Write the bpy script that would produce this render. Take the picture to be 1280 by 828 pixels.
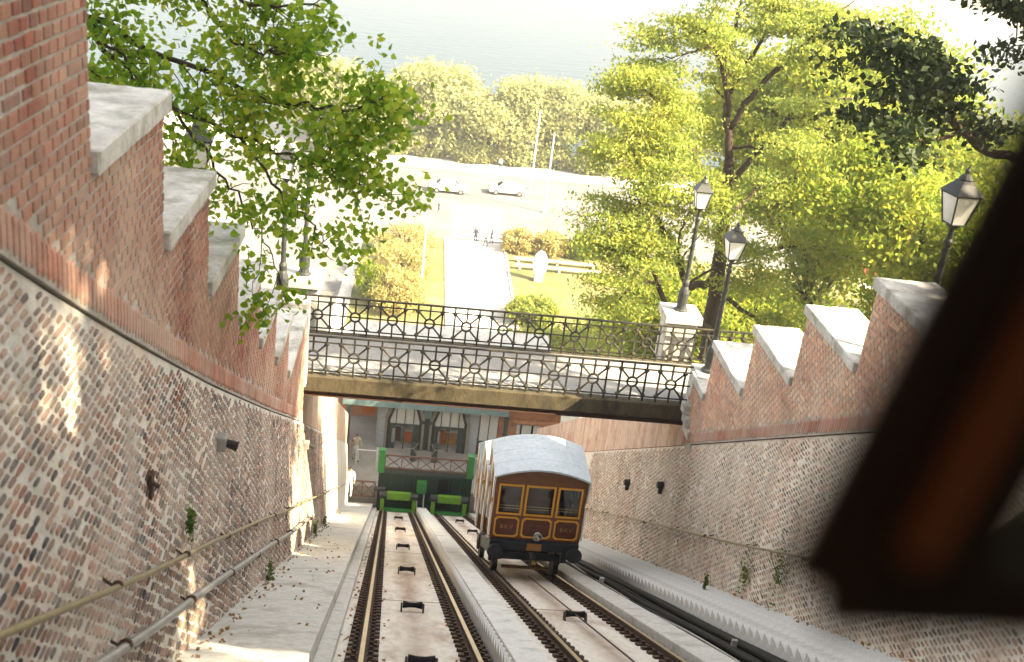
import bpy, bmesh, math, random
import numpy as np
from mathutils import Vector, Matrix
for o in list(bpy.data.objects): bpy.data.objects.remove(o)
scene = bpy.context.scene
C = scene.collection
random.seed(7); RNG = np.random.default_rng(7)
R = math.radians
# ------------------------------------------------------------------ camera
PITCH, ROLL, YAW = R(22.2), R(7.268), R(6.151)
F = Vector((math.sin(YAW)*math.cos(PITCH), math.cos(YAW)*math.cos(PITCH), -math.sin(PITCH)))
R0 = Vector((math.cos(YAW), -math.sin(YAW), 0)); U0 = R0.cross(F)
RX = math.cos(ROLL)*R0 + math.sin(ROLL)*U0; UP = -math.sin(ROLL)*R0 + math.cos(ROLL)*U0
cd = bpy.data.cameras.new('camera'); cam = bpy.data.objects.new('camera', cd); C.objects.link(cam)
cam.matrix_world = Matrix(((RX.x, UP.x, -F.x, 0), (RX.y, UP.y, -F.y, 0), (RX.z, UP.z, -F.z, 0), (0, 0, 0, 1)))
cd.sensor_width = 36; cd.lens = 1380/1280*36; cd.clip_start = .02; cd.clip_end = 6000
cd.dof.use_dof = True; cd.dof.focus_distance = 25; cd.dof.aperture_fstop = 1.9
scene.camera = cam
# ------------------------------------------------------------------ light
SUN = Vector((.70, -.36, .62)).normalized()
w = bpy.data.worlds.new('World'); scene.world = w; w.use_nodes = True
nt = w.node_tree; bg = nt.nodes['Background']
sky = nt.nodes.new('ShaderNodeTexSky'); sky.sky_type = 'NISHITA'; sky.sun_disc = False
sky.sun_elevation = math.asin(SUN.z); sky.sun_rotation = math.atan2(SUN.x, SUN.y); sky.dust_density = 2.5; sky.air_density = 1.0
hs = nt.nodes.new('ShaderNodeHueSaturation'); hs.inputs['Saturation'].default_value = .45
nt.links.new(sky.outputs[0], hs.inputs['Color']); nt.links.new(hs.outputs[0], bg.inputs[0]); bg.inputs[1].default_value = .13
sl = bpy.data.lights.new('sun', 'SUN'); sl.energy = 5.0; sl.angle = R(.53); sl.color = (1, .90, .70)
so = bpy.data.objects.new('sun', sl); C.objects.link(so); so.rotation_euler = SUN.to_track_quat('Z', 'Y').to_euler(); so.location = (20, -10, 40)
vs = scene.view_settings; vs.view_transform = 'Standard'; vs.look = 'None'; vs.exposure = 2.4; vs.gamma = 1
vs.use_white_balance = True; vs.white_balance_temperature = 7450; vs.white_balance_tint = 10
cy = scene.cycles
cy.use_denoising = True; cy.max_bounces = 6; cy.diffuse_bounces = 3; cy.transmission_bounces = 6; cy.transparent_max_bounces = 8
cy.sample_clamp_indirect = 6; cy.caustics_reflective = False; cy.caustics_refractive = False; cy.volume_bounces = 0
# ------------------------------------------------------------------ geometry constants (metres; the camera is the origin)
TS = math.tan(R(29.653)); ZT0 = -2.762
def ZT(y): return ZT0 - TS*y          # level of the rail tops along the slope
STREET = -33.5
RAILS = (-.15, 1.36, 2.72, 4.26)
# ------------------------------------------------------------------ materials
def newmat(name):
    m = bpy.data.materials.new(name); m.use_nodes = True
    return m, m.node_tree.nodes, m.node_tree.links, m.node_tree.nodes['Principled BSDF']
def ramp(nodes, stops):
    r = nodes.new('ShaderNodeValToRGB'); e = r.color_ramp.elements
    while len(e) < len(stops): e.new(.5)
    for k, (p, c) in zip(e, stops): k.position = p; k.color = (*c, 1)
    return r
def mat(name, c1, c2=None, scale=3.0, rough=.8, metal=0.0, bump=.0, bscale=40, stretch=(1, 1, 1), c3=None, lo=.35, hi=.65, spec=.3, streak=0.0, band=None):
    m, n, l, p = newmat(name)
    p.inputs['Roughness'].default_value = rough; p.inputs['Metallic'].default_value = metal
    p.inputs['Specular IOR Level'].default_value = spec
    tc = n.new('ShaderNodeTexCoord'); mp = n.new('ShaderNodeMapping'); mp.inputs['Scale'].default_value = stretch
    l.new(tc.outputs['Object'], mp.inputs[0])
    if c2 is None: c2 = tuple(x*.8 for x in c1)
    tx = n.new('ShaderNodeTexNoise'); tx.inputs['Scale'].default_value = scale; tx.inputs['Detail'].default_value = 6; tx.inputs['Roughness'].default_value = .65
    l.new(mp.outputs[0], tx.inputs['Vector'])
    stops = [(lo, c1), (hi, c2)] if c3 is None else [(lo, c1), ((lo+hi)/2, c2), (hi, c3)]
    r = ramp(n, stops); l.new(tx.outputs[0], r.inputs[0])
    t2 = n.new('ShaderNodeTexNoise'); t2.inputs['Scale'].default_value = scale*9; t2.inputs['Detail'].default_value = 4; l.new(mp.outputs[0], t2.inputs['Vector'])
    mx = n.new('ShaderNodeMix'); mx.data_type = 'RGBA'; mx.blend_type = 'OVERLAY'; mx.inputs[0].default_value = .35
    l.new(r.outputs[0], mx.inputs[6]); l.new(t2.outputs[0], mx.inputs[7]); out = mx.outputs[2]
    if streak:      # damp streaks running down the face
        m5 = n.new('ShaderNodeMapping'); m5.inputs['Scale'].default_value = (1.6, 1.6, .12); l.new(tc.outputs['Object'], m5.inputs[0])
        t5 = n.new('ShaderNodeTexNoise'); t5.inputs['Scale'].default_value = 1.5; t5.inputs['Detail'].default_value = 7; l.new(m5.outputs[0], t5.inputs['Vector'])
        r5 = ramp(n, [(.42, (1, 1, 1)), (.72, (1-streak, 1-streak*1.05, 1-streak*1.1))]); l.new(t5.outputs[0], r5.inputs[0])
        x5 = n.new('ShaderNodeMix'); x5.data_type = 'RGBA'; x5.blend_type = 'MULTIPLY'; x5.inputs[0].default_value = 1; l.new(out, x5.inputs[6]); l.new(r5.outputs[0], x5.inputs[7]); out = x5.outputs[2]
    if band is not None:      # rust and grease dropped by the cable along the middle of the track
        sx_ = n.new('ShaderNodeSeparateXYZ'); l.new(tc.outputs['Object'], sx_.inputs[0])
        su = n.new('ShaderNodeMath'); su.operation = 'SUBTRACT'; su.inputs[1].default_value = band; l.new(sx_.outputs[0], su.inputs[0])
        ab = n.new('ShaderNodeMath'); ab.operation = 'ABSOLUTE'; l.new(su.outputs[0], ab.inputs[0])
        mr = n.new('ShaderNodeMapRange'); mr.inputs[1].default_value = .02; mr.inputs[2].default_value = .30; mr.inputs[3].default_value = 1; mr.inputs[4].default_value = 0; l.new(ab.outputs[0], mr.inputs[0])
        t6 = n.new('ShaderNodeTexNoise'); t6.inputs['Scale'].default_value = 1.3; t6.inputs['Detail'].default_value = 8; l.new(tc.outputs['Object'], t6.inputs['Vector'])
        mu = n.new('ShaderNodeMath'); mu.operation = 'MULTIPLY'; l.new(mr.outputs[0], mu.inputs[0]); l.new(t6.outputs[0], mu.inputs[1])
        x6 = n.new('ShaderNodeMix'); x6.data_type = 'RGBA'; l.new(mu.outputs[0], x6.inputs[0]); l.new(out, x6.inputs[6]); x6.inputs[7].default_value = (.25, .14, .085, 1); out = x6.outputs[2]
    l.new(out, p.inputs['Base Color'])
    if bump:
        b = n.new('ShaderNodeBump'); b.inputs['Strength'].default_value = bump; b.inputs['Distance'].default_value = .02
        t3 = n.new('ShaderNodeTexNoise'); t3.inputs['Scale'].default_value = bscale; t3.inputs['Detail'].default_value = 5; l.new(tc.outputs['Object'], t3.inputs['Vector'])
        l.new(t3.outputs[0], b.inputs['Height']); l.new(b.outputs[0], p.inputs['Normal'])
    return m
def piecemat(name, stops, rough=.85, wash=None, bump=.4):
    """colour picked per piece (per mesh island and per object) with grain on top"""
    m, n, l, p = newmat(name); p.inputs['Roughness'].default_value = rough; p.inputs['Specular IOR Level'].default_value = .25
    g = n.new('ShaderNodeNewGeometry'); oi = n.new('ShaderNodeObjectInfo')
    a = n.new('ShaderNodeMath'); a.operation = 'ADD'; l.new(g.outputs['Random Per Island'], a.inputs[0]); l.new(oi.outputs['Random'], a.inputs[1])
    fr = n.new('ShaderNodeMath'); fr.operation = 'FRACT'; l.new(a.outputs[0], fr.inputs[0])
    r = ramp(n, stops); l.new(fr.outputs[0], r.inputs[0])
    tx = n.new('ShaderNodeTexNoise'); tx.inputs['Scale'].default_value = 1.3; tx.inputs['Detail'].default_value = 8; l.new(g.outputs['Position'], tx.inputs['Vector'])
    t2 = n.new('ShaderNodeTexNoise'); t2.inputs['Scale'].default_value = 45; t2.inputs['Detail'].default_value = 3; l.new(g.outputs['Position'], t2.inputs['Vector'])
    mx = n.new('ShaderNodeMix'); mx.data_type = 'RGBA'; mx.blend_type = 'OVERLAY'; mx.inputs[0].default_value = .6
    l.new(r.outputs[0], mx.inputs[6]); l.new(tx.outputs[0], mx.inputs[7])
    m2 = n.new('ShaderNodeMix'); m2.data_type = 'RGBA'; m2.blend_type = 'OVERLAY'; m2.inputs[0].default_value = .5
    l.new(mx.outputs[2], m2.inputs[6]); l.new(t2.outputs[0], m2.inputs[7]); l.new(m2.outputs[2], p.inputs['Base Color'])
    if wash:      # lime wash and efflorescence in irregular patches
        wc, sc_, lo, hi, mxv = wash
        t4 = n.new('ShaderNodeTexNoise'); t4.inputs['Scale'].default_value = sc_; t4.inputs['Detail'].default_value = 9; t4.inputs['Roughness'].default_value = .7; l.new(g.outputs['Position'], t4.inputs['Vector'])
        mr = n.new('ShaderNodeMapRange'); mr.inputs[1].default_value = lo; mr.inputs[2].default_value = hi; mr.inputs[4].default_value = mxv; l.new(t4.outputs[0], mr.inputs[0])
        m4 = n.new('ShaderNodeMix'); m4.data_type = 'RGBA'; l.new(mr.outputs[0], m4.inputs[0]); l.new(m2.outputs[2], m4.inputs[6]); m4.inputs[7].default_value = (*wc, 1); l.new(m4.outputs[2], p.inputs['Base Color'])
    if bump:
        b = n.new('ShaderNodeBump'); b.inputs['Strength'].default_value = bump; b.inputs['Distance'].default_value = .01
        l.new(t2.outputs[0], b.inputs['Height']); l.new(b.outputs[0], p.inputs['Normal'])
    return m
def leafmat(name, stops, trans=.45):
    m, n, l, p = newmat(name)
    g = n.new('ShaderNodeNewGeometry'); oi = n.new('ShaderNodeObjectInfo')
    tx = n.new('ShaderNodeTexNoise'); tx.inputs['Scale'].default_value = .55; tx.inputs['Detail'].default_value = 3; l.new(g.outputs['Position'], tx.inputs['Vector'])
    a = n.new('ShaderNodeMath'); a.operation = 'MULTIPLY_ADD'; a.inputs[1].default_value = .5; l.new(g.outputs['Random Per Island'], a.inputs[0])
    s = n.new('ShaderNodeMath'); s.operation = 'MULTIPLY'; s.inputs[1].default_value = .55; l.new(tx.outputs[0], s.inputs[0]); l.new(s.outputs[0], a.inputs[2])
    r = ramp(n, stops); l.new(a.outputs[0], r.inputs[0])
    l.new(r.outputs[0], p.inputs['Base Color']); p.inputs['Roughness'].default_value = .55; p.inputs['Specular IOR Level'].default_value = .25
    tb = n.new('ShaderNodeBsdfTranslucent'); l.new(r.outputs[0], tb.inputs[0])
    mx = n.new('ShaderNodeMixShader'); mx.inputs[0].default_value = trans
    l.new(p.outputs[0], mx.inputs[1]); l.new(tb.outputs[0], mx.inputs[2]); l.new(mx.outputs[0], n['Material Output'].inputs[0])
    return m
def glass(name, tint=(.8, .85, .85), mixf=.25, rough=.03):
    m, n, l, p = newmat(name)
    p.inputs['Base Color'].default_value = (*tint, 1); p.inputs['Roughness'].default_value = rough
    tr = n.new('ShaderNodeBsdfTransparent'); tr.inputs[0].default_value = (.86, .88, .88, 1)
    gl = n.new('ShaderNodeBsdfGlossy'); gl.inputs['Roughness'].default_value = rough
    fz = n.new('ShaderNodeFresnel'); fz.inputs[0].default_value = 1.5
    ad = n.new('ShaderNodeMath'); ad.operation = 'ADD'; ad.inputs[1].default_value = mixf; l.new(fz.outputs[0], ad.inputs[0]); ad.use_clamp = True
    mx = n.new('ShaderNodeMixShader'); l.new(ad.outputs[0], mx.inputs[0]); l.new(tr.outputs[0], mx.inputs[1]); l.new(gl.outputs[0], mx.inputs[2])
    l.new(mx.outputs[0], n['Material Output'].inputs[0])
    return m
M = {}
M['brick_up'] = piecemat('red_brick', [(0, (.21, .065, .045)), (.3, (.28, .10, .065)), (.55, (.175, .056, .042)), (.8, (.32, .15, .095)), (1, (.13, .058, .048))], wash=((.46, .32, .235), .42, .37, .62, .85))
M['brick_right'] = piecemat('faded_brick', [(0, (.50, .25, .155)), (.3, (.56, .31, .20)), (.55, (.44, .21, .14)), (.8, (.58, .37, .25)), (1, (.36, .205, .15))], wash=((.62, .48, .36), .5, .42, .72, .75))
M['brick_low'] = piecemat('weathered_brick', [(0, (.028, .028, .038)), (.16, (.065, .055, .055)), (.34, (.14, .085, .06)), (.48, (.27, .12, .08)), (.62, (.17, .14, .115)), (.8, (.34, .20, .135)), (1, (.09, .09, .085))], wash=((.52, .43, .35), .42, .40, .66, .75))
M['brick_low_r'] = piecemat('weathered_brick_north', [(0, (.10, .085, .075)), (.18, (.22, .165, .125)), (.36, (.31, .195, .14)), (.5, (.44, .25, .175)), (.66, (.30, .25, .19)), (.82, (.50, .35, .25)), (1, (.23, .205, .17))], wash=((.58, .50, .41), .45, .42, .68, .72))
M['soldier'] = piecemat('salmon_brick', [(0, (.36, .155, .11)), (.5, (.43, .22, .155)), (1, (.28, .125, .095))], wash=((.46, .37, .30), .8, .40, .68, .85))
M['mortar'] = mat('grey_mortar', (.40, .37, .325), (.31, .28, .24), 1.2, .95, bump=.8, bscale=28, c3=(.44, .41, .36))
M['mortar_low'] = mat('pale_rough_mortar', (.54, .53, .49), (.63, .595, .53), .9, .95, bump=1.0, bscale=22, c3=(.60, .50, .41), streak=.32)
M['mortar_low_r'] = mat('warm_rough_mortar', (.64, .56, .46), (.70, .64, .55), .7, .95, bump=1.0, bscale=22, c3=(.62, .47, .37), streak=.28)
M['render_far'] = mat('pink_brickwork_far', (.50, .33, .25), (.56, .42, .33), .6, .95, bump=.5, bscale=30, c3=(.46, .25, .17), streak=.35)
M['cap'] = mat('cut_limestone', (.42, .41, .37), (.52, .505, .46), 1.6, .85, bump=.5, bscale=26, c3=(.29, .285, .235), streak=.35)
M['concrete'] = mat('grey_concrete', (.44, .425, .385), (.53, .515, .47), 1.4, .9, bump=.4, bscale=35, c3=(.36, .345, .30))
M['slab'] = mat('stained_slab', (.58, .52, .44), (.66, .61, .53), .8, .9, bump=.3, bscale=30, c3=(.45, .36, .28), stretch=(1.6, .5, .5), band=.6)
M['slab2'] = mat('stained_slab_car_track', (.58, .52, .44), (.66, .61, .53), .8, .9, bump=.3, bscale=30, c3=(.45, .36, .28), stretch=(1.6, .5, .5), band=3.49)
M['step'] = mat('pale_worn_steps', (.55, .54, .50), (.63, .62, .58), 2.0, .9, bump=.4, bscale=35, c3=(.45, .44, .40))
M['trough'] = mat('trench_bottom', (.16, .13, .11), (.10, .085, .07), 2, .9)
M['rust'] = mat('rusty_iron', (.085, .045, .028), (.045, .028, .020), 6, .8, bump=.5, bscale=60)
M['joint'] = mat('rusty_joint', (.20, .10, .05), (.11, .06, .035), 6, .9)
M['railtop'] = mat('worn_rail_steel', (.62, .50, .34), (.50, .40, .27), 3, .32, metal=.9)
M['iron'] = mat('painted_dark_iron', (.026, .030, .030), (.040, .040, .036), 5, .5, bump=.15, bscale=80, spec=.4)
M['iron_old'] = mat('weathered_dark_iron', (.030, .026, .018), (.018, .017, .015), 2.2, .6, bump=.3, bscale=60, c3=(.060, .048, .024))
M['stone_shade_dark'] = mat('shade_darkened_edge_beam', (.046, .037, .020), (.075, .060, .034), 1.1, .9, bump=.6, bscale=18, c3=(.020, .018, .012), stretch=(1.5, 1, .5))  # olive-brown stained stone, base darkened in place of shade
M['girder'] = mat('rust_painted_girder', (.075, .035, .022), (.05, .026, .018), 2, .7)
M['deck'] = mat('asphalt_deck', (.27, .265, .25), (.22, .215, .20), 2.5, .9, bump=.3, bscale=50)
M['pipe_y'] = mat('galvanised_pipe_ochre', (.28, .23, .13), (.22, .18, .11), 4, .5, metal=.3)
M['pipe_g'] = mat('galvanised_pipe_grey', (.36, .36, .35), (.27, .26, .24), 4, .45, metal=.5)
M['black'] = mat('black_rubber_cable', (.006, .006, .006), (.013, .012, .011), 6, .7, spec=.15)
M['wood'] = mat('varnished_red_brown_wood', (.18, .068, .021), (.12, .045, .016), 3, .35, stretch=(1, 1, 6), spec=.5)
M['wood_panel'] = mat('dark_red_panel', (.105, .028, .012), (.075, .020, .010), 3, .3, spec=.5)
M['gold'] = mat('ochre_moulding', (.70, .34, .05), (.60, .28, .04), 6, .45)
M['gold_dim'] = mat('dull_gold_letters', (.36, .17, .045), (.28, .13, .035), 6, .5)
M['roof'] = mat('pale_grey_painted_roof', (.52, .58, .61), (.47, .53, .56), 1.1, .5, bump=.1)
M['trim'] = mat('white_paint', (.74, .75, .74), (.66, .67, .66), 3, .5)
M['chassis'] = mat('navy_black_steel', (.020, .024, .032), (.014, .015, .018), 5, .5)
M['brass'] = mat('brass', (.60, .40, .14), (.48, .32, .11), 5, .3, metal=.9)
M['green_wall'] = mat('dark_green_paint', (.016, .040, .025), (.011, .028, .020), 2, .7)
M['lime'] = mat('lime_green_paint', (.15, .34, .03), (.11, .28, .03), 3, .5)
M['green'] = mat('bright_green_paint', (.035, .24, .05), (.03, .20, .045), 3, .5)
M['teal'] = mat('teal_grey_steel', (.20, .30, .30), (.16, .25, .26), 2, .6)
M['dark_teal'] = mat('dark_green_frame', (.055, .075, .065), (.040, .055, .050), 3, .5)
M['brown_rail'] = mat('brown_painted_rail', (.16, .075, .045), (.12, .055, .035), 4, .6)
M['terracotta'] = mat('terracotta_render', (.50, .20, .10), (.56, .27, .15), 1.4, .9, c3=(.40, .15, .08))
M['white_wall'] = mat('cool_white_render', (.44, .475, .51), (.38, .41, .44), 1, .9, streak=.3)
M['stone_grey'] = mat('grey_stone_moulding', (.24, .23, .20), (.30, .29, .255), 3, .9, streak=.3)
M['floor'] = mat('station_floor', (.36, .335, .30), (.30, .28, .25), 1.5, .8)
M['glass'] = glass('window_glass', mixf=.02); M['glass_side'] = glass('side_glass', mixf=.45)
M['lampglass'] = mat('opal_lamp_glass', (.78, .78, .74), (.70, .70, .66), 2, .35)
M['orange'] = mat('orange_board', (.75, .20, .03), (.65, .16, .03), 3, .6)
M['bark'] = mat('dark_bark', (.060, .040, .027), (.035, .024, .017), 5, .95, bump=.8, bscale=20, stretch=(1, 1, .3))
M['bark_l'] = mat('grey_brown_bark', (.12, .085, .06), (.07, .05, .036), 5, .95, bump=.8, bscale=20, stretch=(1, 1, .3))
M['leaf_near'] = leafmat('broad_leaf', [(.1, (.055, .14, .012)), (.35, (.15, .28, .022)), (.6, (.27, .39, .03)), (.85, (.46, .46, .05))], .55)
M['leaf_loc'] = leafmat('feathery_leaf', [(.1, (.15, .23, .06)), (.4, (.25, .32, .07)), (.65, (.35, .38, .075)), (.9, (.48, .43, .08))], .55)
M['leaf_mid'] = leafmat('mid_leaf', [(.1, (.10, .17, .03)), (.4, (.20, .28, .04)), (.65, (.32, .36, .05)), (.9, (.48, .41, .06))], .6)
M['leaf_dark'] = leafmat('shade_dark_leaf', [(.1, (.014, .026, .008)), (.45, (.026, .044, .012)), (.75, (.045, .062, .016)), (.95, (.085, .085, .02))], .25)  # shade of the near tree put into its dark leaf colour
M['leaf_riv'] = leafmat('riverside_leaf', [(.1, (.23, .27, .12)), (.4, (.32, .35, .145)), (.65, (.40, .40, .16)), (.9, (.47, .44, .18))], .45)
M['leaf_aut'] = leafmat('turning_leaf', [(.1, (.24, .26, .08)), (.35, (.38, .36, .12)), (.65, (.48, .39, .15)), (.9, (.52, .35, .17))], .4)
M['grass'] = mat('dry_grass_slope', (.10, .12, .04), (.17, .155, .06), .4, .95, bump=.6, bscale=8, c3=(.24, .20, .10))
M['paving'] = mat('pale_paving', (.48, .455, .41), (.55, .525, .48), .15, .9)
M['asphalt'] = mat('grey_asphalt', (.13, .127, .12), (.18, .175, .168), .2, .9)  # mottled grey road surface
M['paint'] = mat('road_paint', (.80, .80, .78), (.72, .72, .70), 1, .7)
M['carwhite'] = mat('white_car_paint', (.78, .78, .77), (.74, .74, .73), 1, .3, spec=.5)
M['carred'] = mat('red_car_paint', (.55, .05, .03), (.48, .04, .03), 1, .3, spec=.5)
M['carglass'] = mat('car_glass', (.03, .035, .04), (.02, .025, .03), 1, .1, spec=.6)
M['tyre'] = mat('tyre', (.02, .02, .02), (.03, .03, .03), 4, .9)
M['sash'] = mat('shade_darkened_sash', (.004, .0016, .0009), (.012, .0034, .0013), 5, .55, stretch=(1, 1, .2), spec=.12)  # varnished wood, near-black to stand for the shade of the unbuilt cabin
M['sash_highlight'] = mat('reddish_sash_highlight', (.075, .017, .005), (.055, .013, .005), 6, .5, stretch=(1, 1, .2), spec=.15)  # reddish highlight of the stile, put into the colour
M['weed'] = leafmat('weed_leaf', [(.1, (.04, .10, .015)), (.5, (.08, .16, .02)), (.9, (.16, .18, .03))], .4)
M['dead'] = piecemat('dead_leaf', [(0, (.22, .09, .03)), (.5, (.30, .17, .05)), (1, (.10, .05, .025))], bump=0)
# ------------------------------------------------------------------ mesh helpers
class MB:
    def __init__(s): s.v = []; s.f = []; s.mi = []
    def add(s, vs_, fs, mi=0):
        b = len(s.v); s.v += [tuple(p) for p in vs_]; s.f += [tuple(i+b for i in f) for f in fs]; s.mi += [mi]*len(fs); return s
    def box(s, x0, x1, y0, y1, z0, z1, mi=0):
        return s.add([(x0, y0, z0), (x1, y0, z0), (x1, y1, z0), (x0, y1, z0), (x0, y0, z1), (x1, y0, z1), (x1, y1, z1), (x0, y1, z1)],
                     [(0, 3, 2, 1), (4, 5, 6, 7), (0, 1, 5, 4), (1, 2, 6, 5), (2, 3, 7, 6), (3, 0, 4, 7)], mi)
    def slope(s, x0, x1, y0, y1, d0, d1, n=1, mi=0):
        """bar that follows the incline: heights d0..d1 are measured from the rail level"""
        for k in range(n):
            a = y0+(y1-y0)*k/n; b = y0+(y1-y0)*(k+1)/n
            s.add([(x0, a, ZT(a)+d0), (x1, a, ZT(a)+d0), (x1, b, ZT(b)+d0), (x0, b, ZT(b)+d0), (x0, a, ZT(a)+d1), (x1, a, ZT(a)+d1), (x1, b, ZT(b)+d1), (x0, b, ZT(b)+d1)],
                  [(0, 3, 2, 1), (4, 5, 6, 7), (0, 1, 5, 4), (1, 2, 6, 5), (2, 3, 7, 6), (3, 0, 4, 7)], mi)
        return s
    def prism(s, pts, axis, a, b, mi=0):
        """polygon pts extruded along axis from a to b"""
        def P(p, t):
            return {'x': (t, p[0], p[1]), 'y': (p[0], t, p[1]), 'z': (p[0], p[1], t)}[axis]
        n = len(pts); vs_ = [P(p, a) for p in pts]+[P(p, b) for p in pts]
        fs = [tuple(range(n))[::-1], tuple(range(n, 2*n))]+[(i, (i+1) % n, n+(i+1) % n, n+i) for i in range(n)]
        return s.add(vs_, fs, mi)
    def tube(s, pts, r, n=6, mi=0, caps=True):
        pts = [Vector(p) for p in pts]; rr = r if isinstance(r, (list, tuple)) else [r]*len(pts); vs_ = []; fs = []
        ref = None
        for i, p in enumerate(pts):
            d = (pts[min(i+1, len(pts)-1)]-pts[max(i-1, 0)]).normalized()
            if ref is None:
                ref = Vector((0, 0, 1)) if abs(d.z) < .9 else Vector((1, 0, 0))
            u = d.cross(ref).normalized(); ref = u.cross(d).normalized(); wv = ref
            for k in range(n):
                a = 2*math.pi*k/n; vs_.append(p+rr[i]*(math.cos(a)*u+math.sin(a)*wv))
        for i in range(len(pts)-1):
            for k in range(n):
                fs.append((i*n+k, i*n+(k+1) % n, (i+1)*n+(k+1) % n, (i+1)*n+k))
        if caps: fs += [tuple(range(n))[::-1], tuple(range((len(pts)-1)*n, len(pts)*n))]
        return s.add(vs_, fs, mi)
    def lathe(s, prof, o=(0, 0, 0), n=12, mi=0):
        vs_ = []; fs = []
        for r, z in prof:
            for k in range(n):
                a = 2*math.pi*(k+.5)/n; vs_.append((o[0]+r*math.cos(a), o[1]+r*math.sin(a), o[2]+z))
        for i in range(len(prof)-1):
            for k in range(n): fs.append((i*n+k, i*n+(k+1) % n, (i+1)*n+(k+1) % n, (i+1)*n+k))
        fs += [tuple(range(n))[::-1], tuple(range((len(prof)-1)*n, len(prof)*n))]
        return s.add(vs_, fs, mi)
    def mesh(s, name, mats, smooth=False):
        me = bpy.data.meshes.new(name); me.from_pydata(s.v, [], s.f)
        for m in (mats if isinstance(mats, (list, tuple)) else [mats]): me.materials.append(M[m])
        me.polygons.foreach_set('material_index', s.mi)
        if smooth: me.polygons.foreach_set('use_smooth', [True]*len(s.f))
        me.update(); return me
    def build(s, name, mats, parent=None, smooth=False, bevel=0, **kw):
        return link(name, s.mesh(name, mats, smooth), parent, bevel=bevel, **kw)
def link(name, me, parent=None, loc=None, bevel=0, label=None, cat=None, group=None, kind=None):
    o = bpy.data.objects.new(name, me); C.objects.link(o)
    if parent is not None: o.parent = parent; o.matrix_parent_inverse = Matrix.Translation(parent.location).inverted() if (parent.parent is None) else Matrix()
    if loc is not None: o.location = loc
    if bevel:
        b = o.modifiers.new('bevel', 'BEVEL'); b.width = bevel; b.segments = 2; b.limit_method = 'ANGLE'
    tag(o, label, cat, group, kind); return o
def tag(o, label=None, cat=None, group=None, kind=None):
    for k, v in (('label', label), ('category', cat), ('group', group), ('kind', kind)):
        if v: o[k] = v
    return o
def thing(name, label, cat, loc=(0, 0, 0), group=None):
    o = bpy.data.objects.new(name, None); C.objects.link(o); o.location = loc; o.empty_display_size = .2
    return tag(o, label, cat, group)
def copy_tree(o, parent=None, loc=None, rz=None, label=None):
    c = o.copy(); C.objects.link(c); c.parent = parent
    if loc is not None: c.location = loc
    if rz is not None: c.rotation_euler = (0, 0, rz)
    if label: c['label'] = label
    for ch in o.children: copy_tree(ch, c)
    return c
# things whose parts are written in local coordinates keep their Empty at the origin while building
def local(o): o.matrix_parent_inverse = Matrix(); return o
# ------------------------------------------------------------------ the ground
def ground_z(x, y):
    h = ZT(y)+5.0
    h = min(h, 4.5 + .02*(-y if y < 0 else 0))
    z = max(h, STREET)
    if y > 148: z = STREET + (y-148)/12*(-7.5) if y < 160 else -41.5
    if y > 532: z = min(-36, -41.5+(y-532)/10*5.5)
    if -2.75 < x < 7.95 and -6 < y < 62: z = ZT(y)-1.6 if y < 52 else -34.5
    elif y < 60 and (x < -4 or x > 9.4):
        z += .25*math.sin(x*.7+y*.35)*math.sin(y*.5)
    return z
xl = [-2500, -1200, -600, -300, -180, -110, -70, -45, -30, -22, -16, -12, -9, -7, -5.5, -4.4, -3.6, -3.0, -2.9, -2.6, 0, 3, 5, 7.8, 8.1, 8.2, 8.8, 9.6, 10.6, 12, 14, 17, 21, 26, 32, 42, 60, 90, 140, 220, 400, 800, 1500, 2500]
yl = [-600, -200, -80, -40, -20, -12, -8, -6.1, -5.9]+[-4+1.5*k for k in range(45)]+[63.8, 66, 75, 90, 110, 130, 147.9, 148.1, 160, 180, 300, 531, 533, 542, 560, 700, 1000, 1800, 3000]
yl = sorted(set(yl))
g = MB(); nx = len(xl)
g.v = [(x, y, ground_z(x, y)) for y in yl for x in xl]
g.f = [(j*nx+i, j*nx+i+1, (j+1)*nx+i+1, (j+1)*nx+i) for j in range(len(yl)-1) for i in range(nx-1)]; g.mi = [0]*len(g.f)
g.build('ground', 'grass', kind='structure')
def sheet(name, poly, z, m, kind='structure', thick=0):
    b = MB(); b.add([(x, y, z) for x, y in poly], [tuple(range(len(poly)))]); return b.build(name, m, kind=kind)
sheet('plaza', [(-70, 66), (70, 66), (110, 104), (-110, 104)], STREET+.02, 'paving')
sheet('road', [(-300, 104), (300, 104), (300, 131), (-300, 131)], STREET+.03, 'asphalt')
sheet('side_road', [(-16, 66.5), (-6, 66.5), (-5, 104), (-17, 104)], STREET+.04, 'asphalt')
sheet('riverside_pavement', [(-300, 131), (300, 131), (300, 147), (-300, 147)], STREET+.034, 'paving')
for k in range(9):
    y0 = 104.6+k*1.3; sheet('crossing_stripe', [(4.2, y0), (9.2, y0), (9.2, y0+.55), (4.2, y0+.55)], STREET+.045, 'paint')
kb = MB(); kb.box(-4.6, 3.6, 79.7, 79.9, STREET, STREET+.14).box(-4.6, -4.4, 79.9, 104, STREET, STREET+.14).box(3.4, 3.6, 79.9, 104, STREET, STREET+.14)
kb.box(9.2, 9.4, 78, 104, STREET, STREET+.14).build('kerb', 'cap', kind='structure')
sheet('lawn', [(9.4, 78), (45, 78), (45, 104), (9.4, 104)], STREET+.06, 'grass')
sheet('flower_bed', [(-4.4, 79.9), (3.4, 79.9), (3.4, 104), (-4.4, 104)], STREET+.06, 'grass')
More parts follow.
